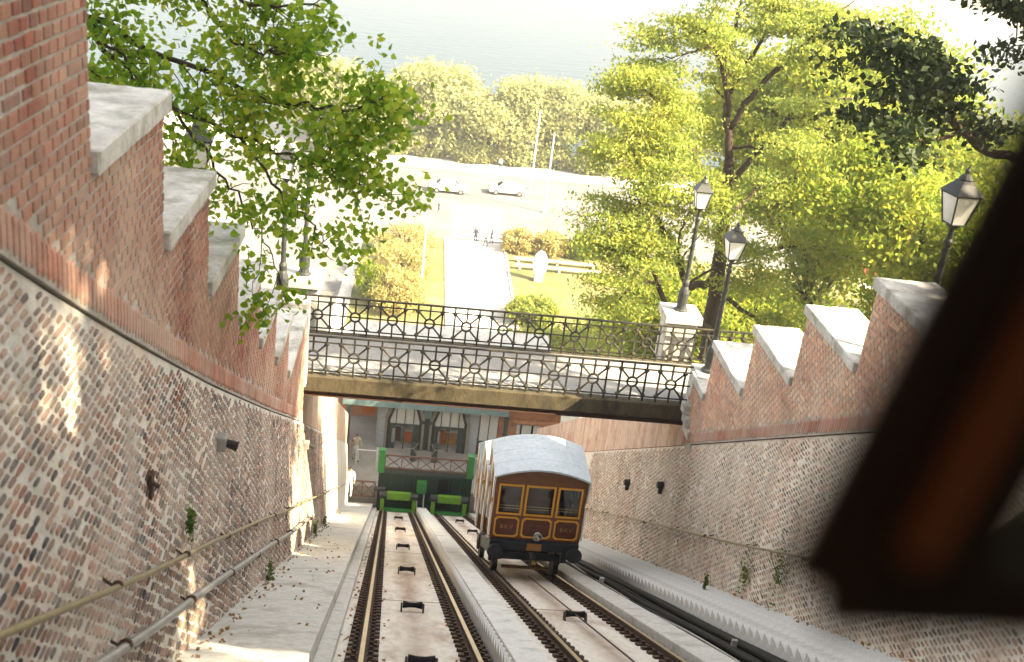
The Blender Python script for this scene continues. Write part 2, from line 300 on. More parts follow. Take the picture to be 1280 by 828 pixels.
# river
wm, n_, l_, p_ = newmat('river_water')
p_.inputs['Base Color'].default_value = (.025, .05, .07, 1); p_.inputs['Roughness'].default_value = .28; p_.inputs['Specular IOR Level'].default_value = .16; p_.inputs['IOR'].default_value = 1.2
tc = n_.new('ShaderNodeTexCoord'); mp = n_.new('ShaderNodeMapping'); mp.inputs['Scale'].default_value = (.12, .35, 1); l_.new(tc.outputs['Object'], mp.inputs[0])
tx = n_.new('ShaderNodeTexNoise'); tx.inputs['Scale'].default_value = 1.4; tx.inputs['Detail'].default_value = 8; l_.new(mp.outputs[0], tx.inputs['Vector'])
b_ = n_.new('ShaderNodeBump'); b_.inputs['Strength'].default_value = .5; b_.inputs['Distance'].default_value = .6; l_.new(tx.outputs[0], b_.inputs['Height']); l_.new(b_.outputs[0], p_.inputs['Normal'])
M['water'] = wm
sheet('river', [(-2400, 157), (2400, 157), (2400, 537), (-2400, 537)], -38.6, 'water')
sheet('far_quay_road', [(-900, 545), (900, 545), (900, 585), (-900, 585)], -35.9, 'paving')
fq = MB(); fq.box(-900, 900, 538, 540.5, -41, -35.4).build('far_quay', 'cap', kind='structure')
# ------------------------------------------------------------------ track bed
YB0, YB1 = 4.0, 51.5
tb = MB(); tb.slope(-2.3, 7.4, 0, YB1, -.9, -.30, 1); track_bed = tb.build('track_bed', 'trough', kind='structure')
SL = [-2.8, 7.2, 17.2, 27.2, 37.2, 47.2, YB1]
for xa, xb in ((-.5, 1.58), (2.12, 4.42)):
    for a, b in zip(SL, SL[1:]):
        MB().slope(xa, xb, max(a, 0)+.02, b-.02, -.30, -.14).build('concrete_slab', 'slab' if xa < 0 else 'slab2', track_bed)
        MB().slope(xa, xb, b-.021, b+.03, -.30, -.137).build('slab_joint', 'joint', track_bed)
# left ramp walkway
lw = MB(); lw.slope(-2.3, -.72, 0, 52, -.5, .25, 1); wl = lw.build('walkway', 'concrete', kind='structure', bevel=.02)
MB().slope(-.72, -.5, 0, 51.5, -.4, .02).build('kerb', 'concrete', wl, bevel=.015)
# right kerb and cable trough
MB().slope(4.42, 4.92, 0, 51.5, -.5, .10).build('channel_kerb', 'concrete', kind='structure', bevel=.02)
MB().slope(4.93, 5.875, 0, 51.5, -.5, -.06).build('cable_trough', 'black', kind='structure')
# stairs made of separate steps
st = .3; rise = st*TS
def stairs(name, x0, x1, d, y0, y1):
    root = MB().slope(x0+.01, x1-.01, 0, 52, -.6, d-rise-.02).build(name, 'concrete', kind='structure')
    me = MB().prism([(0, -rise-.1), (st, -rise-.1), (st, 0), (0, 0)], 'x', x0, x1).mesh('step', 'step')
    # a step: level tread; its riser faces downhill
    k = 0; y = y0
    while y < y1:
        o = link('step', me, root, loc=(0, y, ZT(y+st)+d+rise*.5+random.uniform(-.006, .006))); y += st
    return root
ms = stairs('middle_kerb_strip', 1.60, 1.66, .14, 7.5, 51)
MB().slope(1.662, 2.10, 0, 51, -.5, .14+rise*.5+.02).build('strip_top', 'step', ms, bevel=.012)
stairs('side_stairs', 5.88, 7.35, .22, 9.0, 51)
# rails with their bed plates and clips
for i, x in enumerate(RAILS):
    side = ('outer', 'inner')[i in (1, 2)]; trk = ('empty', 'car-carrying')[i > 1]
    r = thing('rail', f'{side} rusty rail with bright worn head on the {trk} track', 'rail', (x, 0, 0), 'rails of the two tracks')
    prof = [(-.07, -.14), (.07, -.14), (.07, -.122), (.012, -.105), (.012, -.045), (.036, -.035), (.036, -.002), (-.036, -.002), (-.036, -.035), (-.012, -.045), (-.012, -.105), (-.07, -.122)]
    y0, y1 = 3, YB1
    b = MB(); n = len(prof); b.add([(x+p, y0, ZT(y0)+q) for p, q in prof]+[(x+p, y1, ZT(y1)+q) for p, q in prof], [tuple(range(n))[::-1], tuple(range(n, 2*n))]+[(k, (k+1) % n, n+(k+1) % n, n+k) for k in range(n)])
    b.build('rail_web', 'rust', r)
    MB().slope(x-.030, x+.030, y0, y1, -.004, .004).build('rail_head', 'railtop', r)
    MB().slope(x-.16, x+.16, y0, y1, -.16, -.132).build('bed_plate', 'rust', r)
    c = MB(); y = 7.0
    while y < 50:
        for s in (-1, 1):
            c.slope(min(x+s*.07, x+s*.215), max(x+s*.07, x+s*.215), y, y+.13, -.14, -.095+random.uniform(-.01, .01))
            c.slope(x+s*.11-.03, x+s*.11+.03, y+.03, y+.10, -.1, -.055)
        y += .34
    c.build('rail_clip', 'rust', r, kind='stuff')
# cable rollers
def roller():
    t = thing('cable_roller', 'x', 'roller')
    MB().box(-.30, .30, -.05, .16, -.145, -.125).build('base_plate', 'rust', t)
    for s in (-1, 1): MB().prism([(-.04, -.13), (.15, -.13), (.10, .03), (.01, .03)], 'x', s*.19-.015, s*.19+.015).build('bracket', 'rust', t)
    b = MB(); b.tube([(-.17, .055, .0), (-.05, .055, .0), (.05, .055, .0), (.17, .055, .0)], [.065, .045, .045, .065], 12); b.build('roller', 'black', t, smooth=True)
    return t
proto = roller()
SPOT = [(.6, y) for y in (11.15, 15.9, 21.7, 28.2, 35.8, 43.5)]+[(3.49, y) for y in (11.0, 16.0, 30.5, 37.5, 44.5)]
for i, (x, y) in enumerate(SPOT):
    o = proto if i == 0 else copy_tree(proto)
    o.location = (x, y, ZT(y)); o.rotation_euler = (-R(29.65), 0, 0)
    o['group'] = 'cable rollers between the rails'
    o['label'] = 'small rusty cable roller on a plate between the rails of the empty track' if x < 2 else 'small rusty cable roller on a plate between the rails of the car-carrying track'
# haul cable of the car on the right track
cb = MB(); cb.tube([(3.49, y, ZT(y)-.0) for y in (3, 11, 16, 21.9)], .014, 6)
cb.build('haul_cable', 'rust', label='thin dark steel haul cable running over rollers to the car coupling', cat='cable')
# black cables in the trough
for k, (x, d, r) in enumerate(((5.06, .0, .05), (5.24, .03, .06), (5.42, -.01, .045), (5.58, .03, .06), (5.76, .0, .05))):
    pts = [(x+.02*math.sin(y*.5+k*2), y, ZT(y)+d+.015*math.sin(y*.9+k)) for y in np.arange(6, 52, 1.5)]
    MB().tube(pts, r, 6).build('trough_cable', 'black', smooth=True, label=('black trough cable lying against the concrete kerb', 'thick black trough cable next to the one against the kerb', 'thinnest black cable, in the middle of the trough', 'thick black trough cable next to the one against the stairs', 'black trough cable lying against the side stairs')[k], cat='cable', group='cables in the trough')
pts = [(5.05+.16*math.sin(max(0, (y-22)*.45)) if y > 22 else 5.05, y, ZT(y)+.03+.02*math.sin(y)) for y in np.arange(7, 27, .5)]
MB().tube(pts, .02, 6).build('loose_cable', 'pipe_g', smooth=True, label='thin grey loose cable looping along the trough kerb', cat='cable')
for y in (13.2, 21.0):
    b = MB(); b.box(5.30 if y < 15 else 5.0, 5.38 if y < 15 else 5.1, y, y+.05, ZT(y)-.25, ZT(y)+.18); b.build('marker_post', 'cap', label='short pale post standing among the black trough cables' if y < 15 else 'short pale stub on the trough kerb near the loose cable', cat='post')
# ------------------------------------------------------------------ the two retaining walls
def interp(y, tab):
    if y <= tab[0][0]: return tab[0][1]
    for (a, b), (c, d) in zip(tab, tab[1:]):
        if y <= c: return b+(d-b)*(y-a)/(c-a)
    return tab[-1][1]
CORN_L = [(4, 4.05), (6.24, 3.91), (7.34, 3.84), (9.23, 3.77), (12.9, 3.69), (18.1, 3.69), (25.1, 3.77), (52, 3.8)]
CORN_R = [(4, 3.95), (15, 3.96), (25, 3.93), (52, 3.9)]
def variants(n, w, h, jit, oct_):
    out = []
    for k in range(n):
        ww = w*random.uniform(.86, 1.1)/2; hh = h*random.uniform(.86, 1.1)/2
        if oct_:
            base = [(-1, -.45), (-.7, -1), (.7, -.95), (1.02, -.4), (1, .5), (.72, 1), (-.68, .95), (-1.02, .45)]
        else: base = [(-1, -1), (1, -1), (1, 1), (-1, 1)]
        out.append([(ww*a*(1+random.uniform(-jit, jit)), hh*b*(1+random.uniform(-jit, jit))) for a, b in base])
    return out
def brick_geom(outline, dep, sx):
    n = len(outline)
    vs_ = [(-.02*sx, a, b) for a, b in outline]+[(dep*.7*sx, a, b) for a, b in outline]+[(dep*sx, a*.84, b*.80) for a, b in outline]
    fs = [tuple(range(2*n, 3*n))]
    for r_ in (0, 1): fs += [(r_*n+i, r_*n+(i+1) % n, (r_+1)*n+(i+1) % n, (r_+1)*n+i) for i in range(n)]
    if sx < 0: fs = [f[::-1] for f in fs]
    return vs_, fs
def screen(p):
    p = Vector(p); z = p.dot(F)
    if z < .3: return None
    return 640+1380*p.dot(RX)/z, 414-1380*p.dot(UP)/z
def rough_box(name, x0, x1, y0, y1, z0, z1, m, parent):
    """cut stone with worn, slightly chipped arrises"""
    bm = bmesh.new(); bmesh.ops.create_cube(bm, size=1)
    for v in bm.verts: v.co = Vector(((x0+x1)/2+v.co.x*(x1-x0), (y0+y1)/2+v.co.y*(y1-y0), (z0+z1)/2+v.co.z*(z1-z0)))
    bmesh.ops.bevel(bm, geom=bm.edges[:], offset=.016, segments=1, affect='EDGES')
    long_ = [e for e in bm.edges if e.calc_length() > .3]
    bmesh.ops.subdivide_edges(bm, edges=long_, cuts=9, use_grid_fill=True)
    cx, cy, cz = (x0+x1)/2, (y0+y1)/2, (z0+z1)/2
    for v in bm.verts:
        edge = (abs(v.co.x-cx) > (x1-x0)/2-.02)+(abs(v.co.y-cy) > (y1-y0)/2-.02)+(abs(v.co.z-cz) > (z1-z0)/2-.02)
        k = .007 if edge >= 2 else .002
        if edge >= 2 and random.random() < .07: k = .022
        c = Vector((cx, cy, cz)); d = (c-v.co); d.x = math.copysign(1, d.x)*(abs(v.co.x-cx) > (x1-x0)/2-.02); d.y = math.copysign(1, d.y)*(abs(v.co.y-cy) > (y1-y0)/2-.02); d.z = math.copysign(1, d.z)*(abs(v.co.z-cz) > (z1-z0)/2-.02)
        v.co += d*k*random.random()
    me = bpy.data.meshes.new(name); bm.to_mesh(me); bm.free(); me.materials.append(M[m]); return link(name, me, parent)
class Wall:
    def __init__(s, name, side, label):
        s.sx = 1 if side == 'l' else -1; s.side = side
        s.root = thing(name, label, 'wall')
        s.corn = CORN_L if side == 'l' else CORN_R
    def xlow(s, d):   # battered lower face: x against the height above the rails
        t = d/3.8
        return (-2.03-.30*t) if s.side == 'l' else (7.20+.28*t)
    def xup(s): return -2.30 if s.side == 'l' else 7.44
    def xback(s): return -3.15 if s.side == 'l' else 8.32
def build_wall(side):
    W = Wall('left_retaining_wall' if side == 'l' else 'right_retaining_wall', side,
             'battlemented brick retaining wall with the two pipe handrails and stepped stone copings' if side == 'l' else 'battlemented brick retaining wall beside the toothed side stairs with one pipe handrail')
    W.root.name = 'battlemented_wall'
    sx = W.sx; xu = W.xup(); xb = W.xback(); root = W.root
    if side == 'l':
        steps = [(7.87+2.23*i, -.80-1.32*i+(.45 if i < 1 else 0)) for i in range(-2, 8)]; steps[-1] = (24.95, steps[-1][1])
    else:
        steps = [(16.05+2.57*i, -5.15-1.47*i) for i in range(-3, 5)]; steps[-1] = (25.0, -10.95)
    W.steps = steps
    def top(y):
        for f, z in steps:
            if y < f: return z-.2
        return ZT(y)+5.55
    # lower battered core
    b = MB(); ys = list(np.arange(2, 52.1, 1.0)); lowm = 'mortar_low' if side == 'l' else 'mortar_low_r'
    for j, y in enumerate(ys):
        d1 = interp(y, W.corn)
        b.v += [(W.xlow(-.6), y, ZT(y)-.6), (W.xlow(d1), y, ZT(y)+d1), (xb, y, ZT(y)+d1), (xb, y, ZT(y)-.6)]
    for j in range(len(ys)-1):
        for k in range(4):
            q = (j*4+k, j*4+(k+1) % 4, j*4+4+(k+1) % 4, j*4+4+k); b.f.append(q); b.mi.append(0)
    b.f += [(0, 1, 2, 3), tuple(len(b.v)-4+k for k in (3, 2, 1, 0))]; b.mi += [0, 0]
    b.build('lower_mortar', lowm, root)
    # upper core, one block per battlement
    prev = (2.4 if side == 'l' else 6.0)
    for f, z in steps:
        if f <= prev: continue
        a = prev; c0 = ZT(a)+interp(a, W.corn)+.02; c1 = ZT(f)+interp(f, W.corn)+.02
        MB().prism([(a, c0), (f, c1), (f, z-.2), (a, z-.2)], 'x', min(xu, xb), max(xu, xb)).build('battlement', 'mortar', root)
        cx0, cx1 = sorted((xu+sx*.075, xb-sx*.075))
        ln = f-a
        rough_box('coping_stone', cx0, cx1, a+.004, f+.07, z-.2, z, 'cap', root)
        prev = f
    # plain upper wall beyond the bridge
    a, e = (25.0, 51.0) if side == 'l' else (25.02, 51.0)
    b = MB(); b.prism([(a, ZT(a)+interp(a, W.corn)+.02), (e, ZT(e)+interp(e, W.corn)+.02), (e, ZT(e)+5.5), (a, ZT(a)+5.5)], 'x', min(xu-sx*.03, xb), max(xu-sx*.03, xb)); b.build('upper_wall', 'render_far', root)
    # recessed strip, coloured dark as the shadow line under the upper wall
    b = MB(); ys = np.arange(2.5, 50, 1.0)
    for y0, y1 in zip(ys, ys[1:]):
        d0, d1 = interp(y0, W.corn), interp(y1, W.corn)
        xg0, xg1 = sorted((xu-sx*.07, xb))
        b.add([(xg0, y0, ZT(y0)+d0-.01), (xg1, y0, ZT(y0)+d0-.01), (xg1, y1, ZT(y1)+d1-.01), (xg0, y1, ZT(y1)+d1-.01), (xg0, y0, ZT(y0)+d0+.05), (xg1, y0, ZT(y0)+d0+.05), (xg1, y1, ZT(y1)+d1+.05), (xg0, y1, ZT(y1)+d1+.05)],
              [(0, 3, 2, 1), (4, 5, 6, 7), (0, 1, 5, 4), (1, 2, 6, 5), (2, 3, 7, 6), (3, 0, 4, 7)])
    b.build('shadow_gap_strip', 'trough', root)
    # bricks
    cand = []    # (screen size, variant key, location)
    V = {}
    def add_var(key, outs, dep): V[key] = [brick_geom(o, dep, sx) for o in outs]
    add_var('u', variants(10, .138, .076, .06, False), .012); add_var('s', variants(6, .298, .076, .03, False), .012)
    add_var('w', variants(16, .116, .036, .22, True), .016); add_var('b', variants(6, .072, .255, .05, False), .014)
    ymin, ymax = (4.0, 25.0) if side == 'l' else (7.5, 25.0)
    fs_ = [f for f, z in steps]
    zc = -18.0
    k = 0
    while zc < 1.0:                               # upper courses
        zc += .10; k += 1; y = ymin+(.083 if k % 2 else 0)
        while y < ymax:
            key = 's' if random.random() < .10 else 'u'; wd = .327 if key == 's' else .166
            ya, yb = y, y+wd
            for f in fs_:
                if ya < f < yb and zc+.05 > top(f+.01): yb = f
            w2 = yb-ya
            if w2 > .05:
                d = zc-ZT(ya+w2/2); cl = interp(ya, W.corn)+.36
                if d > cl and zc+.045 < min(top(ya+.005), top(yb-.005)): cand.append((key, (xu, ya+w2/2, zc), w2/wd, 1.0))
            y += wd
    zc = -26.0; k = 0; y_end = 33 if side == 'l' else 36
    while zc < 1.0:                               # lower courses
        zc += .076; k += 1; y = ymin+(.084 if k % 2 else 0)
        while y < y_end:
            d = zc-ZT(y)
            if .0 < d < interp(y, W.corn)-.07 and random.random() > .03+.10*(math.sin(y*1.7+zc*2.3)*math.sin(y*.9-zc*1.9) > .35):
                cand.append(('w', (W.xlow(d), y+random.uniform(-.022, .022), zc+random.uniform(-.005, .005)), random.uniform(.78, 1.12), random.uniform(.8, 1.2)))
            y += .168
    y = ymin                                      # soldier band along the foot of the upper wall
    while y < (25 if side == 'l' else 25):
        d = interp(y, W.corn); cand.append(('b', (xu, y, ZT(y)+d+.20), 1, 1)); y += .094
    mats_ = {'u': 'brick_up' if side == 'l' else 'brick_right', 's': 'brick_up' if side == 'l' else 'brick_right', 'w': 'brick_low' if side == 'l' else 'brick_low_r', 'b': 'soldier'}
    scored = []
    for c in cand:
        p = screen(c[1]); ok = p and -5 < p[0] < 1285 and -5 < p[1] < 833
        scored.append((Vector(c[1]).length if ok else 1e9, c))
    order = sorted(range(len(scored)), key=lambda i: scored[i][0])
    single = set(order[:300]) if side == 'l' else set()
    VM = {}
    for key in V:
        VM[key] = []
        for vv, ff in V[key]:
            m_ = MB(); m_.add(vv, ff); VM[key].append(m_.mesh('brick', mats_[key]))
    bulk = {'u': MB(), 'w': MB(), 'b': MB()}
    for i, (key, loc, sy_, sz_) in enumerate(cand):
        j = random.randrange(len(V[key]))
        if i in single:
            link('brick', VM[key][j], root, loc=loc).scale = (1, sy_, sz_)
        else:
            vv, ff = V[key][j]; bb = bulk['u' if key == 's' else key]
            sc = random.uniform(.93, 1.05)
            bb.add([(loc[0]+v[0], loc[1]+v[1]*sc*sy_, loc[2]+v[2]*sc*sz_) for v in vv], ff)
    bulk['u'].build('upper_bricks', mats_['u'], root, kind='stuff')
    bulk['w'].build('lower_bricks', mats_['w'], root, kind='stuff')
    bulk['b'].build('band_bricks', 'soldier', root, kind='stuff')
    return W
WL = build_wall('l'); WR = build_wall('r')
# pipe handrails
def pipe(x, d, y0, y1, m, r, label, wallx):
    t = thing('pipe_handrail', label, 'handrail', (x, y0, ZT(y0)+d))
    pts = [(x+.012*math.sin(y), y, ZT(y)+d+.02*math.sin(y*.55)) for y in np.arange(y0, y1, 1.2)]
    MB().tube(pts, r, 8).build('pipe', m, t, smooth=True)
    y = y0+1.3
    while y < min(y1, 34):
        b = MB(); b.tube([(wallx, y, ZT(y)+d+.06), (x, y, ZT(y)+d-.04)], .014, 5); b.tube([(x, y-.03, ZT(y)+d+.02), (x, y+.03, ZT(y)+d-.02)], r*1.35, 8)
        b.build('bracket', 'rust', t); y += 2.6
pipe(-2.04, 1.50, 3.5, 47, 'pipe_y', .028, 'thin ochre pipe handrail, upper of the two along the wall', -2.17)
pipe(-1.99, .92, 3.5, 26, 'pipe_g', .042, 'thick grey pipe handrail, lower of the two along the wall', -2.15)
pipe(7.12, 1.52, 9, 49, 'pipe_y', .026, 'thin brown pipe handrail along the wall above the side stairs', 7.35)
# small fittings on the walls
for (x, y, z, lab) in ((-2.23, 12.9, ZT(12.9)+2.9, 'small grey junction box on the wall above the pipe handrails'), (-2.24, 25.8, ZT(25.8)+3.15, 'small grey wall lamp below the end of the footbridge')):
    t = thing('wall_lamp', lab, 'lamp', (x, y, z))
    MB().box(x-.04, x+.10, y-.09, y+.09, z-.10, z+.10).build('housing', 'pipe_g', t, bevel=.015); MB().tube([(x+.08, y, z), (x+.24, y, z-.05)], [.05, .07], 10).build('hood', 'iron_old', t)
zz_ = ZT(9.1)+2.38; t = thing('rusty_bracket', 'small rusty iron bracket left in the wall above the pipe handrail', 'bracket', (-2.2, 9.1, zz_))
MB().box(-2.24, -2.17, 9.05, 9.15, zz_-.16, zz_+.10).build('plate', 'rust', t); MB().tube([(-2.19, 9.1, zz_), (-2.11, 9.1, zz_-.04)], .02, 6).build('pin', 'rust', t)
for y in (29.4, 25.7):
    z = ZT(y)+2.72; t = thing('wall_lamp', 'small round dark wall lamp on the wall beside the car, ' + ('nearer the footbridge pier' if y < 28 else 'nearer the station'), 'lamp', (7.3, y, z))
    MB().tube([(7.4, y, z), (7.22, y, z)], [.11, .09], 10).build('housing', 'iron_old', t); MB().box(7.28, 7.38, y-.05, y+.05, z-.25, z-.08).build('junction_box', 'iron_old', t)
# ------------------------------------------------------------------ footbridge
fb = thing('footbridge', 'low iron footbridge with ring patterned railings crossing above the tracks', 'footbridge', (2.6, 26.5, -12.0))
BX0, BX1, BY0, BY1, DZ = -2.6, 7.7, 25.02, 27.95, -11.97
MB().box(BX0, BX1+2.4, BY0+.32, BY1-.165, DZ-.30, DZ).build('deck', 'deck', fb)
MB().box(BX0, BX1, BY0, BY0+.31, DZ-.38, DZ+.03).build('edge_beam', 'stone_shade_dark', fb, bevel=.02)
MB().box(BX0, BX1+2.4, BY1-.16, BY1+.05, DZ-.38, DZ+.02).build('edge_beam', 'stone_shade_dark', fb, bevel=.02)
for yy in (BY0+.14, BY0+1.0, BY1-1.0, BY1-.3):
    b = MB(); b.box(BX0, BX1, yy, yy+.02, DZ-.51, DZ-.31); b.box(BX0, BX1, yy-.09, yy+.11, DZ-.53, DZ-.51); b.build('girder', 'girder', fb)
def railing(y, x0, n, pitch, ztop, nm, xend):
    rt = MB(); rt.box(x0, xend, y-.035, y+.035, ztop-.045, ztop); top = rt.build(nm, 'iron_old', fb, bevel=.008)
    for d in (.20, .55, .95): pass
    u = MB(); hw = .33; T = .020
    for zz in (.19, .56, .95): u.box(-pitch/2, pitch/2, -.011, .011, -zz-.017, -zz+.017)
    for xx in (-hw, hw): u.box(xx-.023, xx+.023, -.02, .02, -1.08, -.03)
    u.box(-.022, .022, -.018, .018, -.43, -.03); u.box(-.022, .022, -.018, .018, -1.08, -.69)
    ring = [(.130*math.cos(a), .130*math.sin(a)) for a in np.linspace(0, 2*math.pi, 17)]
    u.tube([(a, 0, b-.56) for a, b in ring], .030, 6, caps=False)
    for sx_ in (-1, 1):
        for sz_, zz in ((1, -.22), (-1, -.92)):
            p0 = Vector((sx_*.095, 0, -.56+sz_*.095)); p1 = Vector((sx_*hw, 0, zz)); u.tube([p0, p1], .026, 5)
            u.lathe([(.012, -.06), (.055, -.035), (.068, 0), (.055, .035), (.012, .06)], (sx_*hw, 0, zz), 8)
    me = u.mesh('railing_panel', 'iron_old')
    for k in range(n):
        o = link('railing_panel', me, None, loc=(x0+pitch*(k+.5), y, ztop)); o.parent = top; o.matrix_parent_inverse = Matrix()
    return top
railing(BY0+.14, -2.62, 10, 1.005, -10.87, 'near_railing', 7.43)
railing(BY1-.1, -2.78, 13, 1.005, -10.87, 'far_railing', 10.3)
# stone bearing blocks where the bridge meets the right wall
b = MB()
for k in range(4):
    b.box(7.24-.0+.07*k, 8.0, 24.62-.16*k+.05, 25.0-.005*k, -11.75-.28*k-.26, -11.75-.28*k)
b.build('bearing_stone', 'cap', fb, bevel=.02)
MB().box(-3.1, -2.22, 24.7, 25.0, -12.1, -9.9).build('bearing_stone', 'cap', fb, bevel=.02)
# pedestals and street lamps
def pedestal(x, y, z, h, label):
    t = thing('stone_pedestal', label, 'pedestal', (x, y, z))
    MB().box(x-.43, x+.43, y-.43, y+.43, z-h, z-.24).build('shaft', 'cap', t, bevel=.015); MB().box(x-.53, x+.53, y-.53, y+.53, z-.24, z).build('capstone', 'cap', t, bevel=.02)
pedestal(7.75, 28.55, -10.64, 1.6, 'white stone pedestal behind the far railing under a lamp post')
pedestal(-2.78, 28.75, -10.65, 1.6, 'stone pedestal at the leafy end of the bridge under a lamp post')
def lamp_proto():
    t = thing('street_lamp', 'x', 'street lamp', (0, 0, 0))
    prof = [(.20, 0), (.20, .05), (.15, .09), (.13, .20), (.15, .24), (.15, .55), (.11, .68), (.085, .74), (.10, .80), (.10, .86), (.062, .95), (.055, 1.8), (.048, 2.62), (.075, 2.66), (.075, 2.72), (.045, 2.76), (.04, 2.92), (.11, 2.98), (.11, 3.01)]
    post = MB().lathe(prof, n=12).build('post', 'iron', t, smooth=False)
    # twisted fluting on the shaft
    tw = MB()
    for s_ in range(3):
        tw.tube([(.052*math.cos(a+s_*2.09), .052*math.sin(a+s_*2.09), .98+1.6*k/24) for k in range(25) for a in (k*.55,)], .016, 5)
    o = tw.build('twist', 'iron', None); o.parent = post; o.matrix_parent_inverse = Matrix()
    def fr(z, a): return [(-a, -a, z), (a, -a, z), (a, a, z), (-a, a, z)]
    b = MB(); z0, z1, a0, a1 = 3.02, 3.50, .125, .215
    lo, hi = fr(z0, a0), fr(z1, a1)
    for k in range(4):
        b.tube([lo[k], hi[k]], .014, 5); b.tube([lo[k], lo[(k+1) % 4]], .014, 5); b.tube([hi[k], hi[(k+1) % 4]], .02, 5)
    lf = b.build('lantern_frame', 'iron', t)
    for k in range(4):
        q = [Vector(p)*1 for p in (lo[k], lo[(k+1) % 4], hi[(k+1) % 4], hi[k])]
        q = [Vector((p.x*.97, p.y*.97, p.z)) for p in q]
        pb = MB(); inn = [Vector((p.x*.95, p.y*.95, p.z)) for p in q]
        pb.add(q+inn, [(0, 1, 2, 3), (7, 6, 5, 4), (0, 4, 5, 1), (1, 5, 6, 2), (2, 6, 7, 3), (3, 7, 4, 0)])
        o = pb.build('lantern_pane', 'lampglass', None); o.parent = lf; o.matrix_parent_inverse = Matrix()
    b = MB(); e = fr(z1+.01, .245); e2 = fr(z1+.17, .12); e3 = fr(z1+.22, .10)
    b.add(e+e2+e3, [(3, 2, 1, 0)]+[(4*r_+i, 4*r_+(i+1) % 4, 4*r_+4+(i+1) % 4, 4*r_+4+i) for r_ in (0, 1) for i in range(4)]+[(8, 9, 10, 11)])
    b.lathe([(.10, z1+.2), (.115, z1+.24), (.07, z1+.30), (.035, z1+.33), (.045, z1+.37), (.02, z1+.41), (.004, z1+.46)], n=10)
    b.build('lantern_roof', 'iron', t)
    return t
LP = lamp_proto()
LAMPS = [((7.74, 28.55, -10.66), 0, 'dark iron lamp post standing on the white pedestal behind the far railing', 1),
         ((7.80, 25.05, -10.90), 5, 'dark iron lamp post rising between the end of the near railing and the wall copings', 1),
         ((8.55, 16.4, -7.25), 10, 'lamp post whose lantern shows above the copings beside the dark window sash', 1),
         ((-2.78, 28.75, -10.67), 4, 'dark iron lamp post on the pedestal at the leafy end of the bridge', 1),
         ((-2.95, 25.3, -10.05), -4, 'twisted iron lamp post behind the last coping of the wall with hanging leaves', 1),
         ((-3.65, 18.6, -8.15), 9, 'lamp post behind the left copings, lantern half hidden by leaves', 1)]
for i, (loc, rz, lab, s) in enumerate(LAMPS):
    o = LP if i == 0 else copy_tree(LP)
    o.location = loc; o.rotation_euler = (0, 0, R(rz)); o['label'] = lab; o['group'] = 'street lamps along the funicular'
MB().box(-3.35, -2.62, 25.03, 25.6, -12.2, -10.07).build('lamp_plinth', 'cap', bevel=.02, label='pale stone plinth block at the end of the wall beside the near railing', cat='plinth')
b = MB(); b.box(7.45, 8.30, 24.6, 25.5, -12.1, -10.92); b.build('lamp_plinth', 'cap', bevel=.02, label='pale stone plinth under the lamp post at the wall end of the near railing', cat='plinth')
b = MB(); b.box(8.34, 8.95, 16.0, 16.8, -9, -7.24); b.build('lamp_plinth', 'cap', bevel=.02, label='stone plinth behind the copings carrying the lamp beside the sash', cat='plinth')
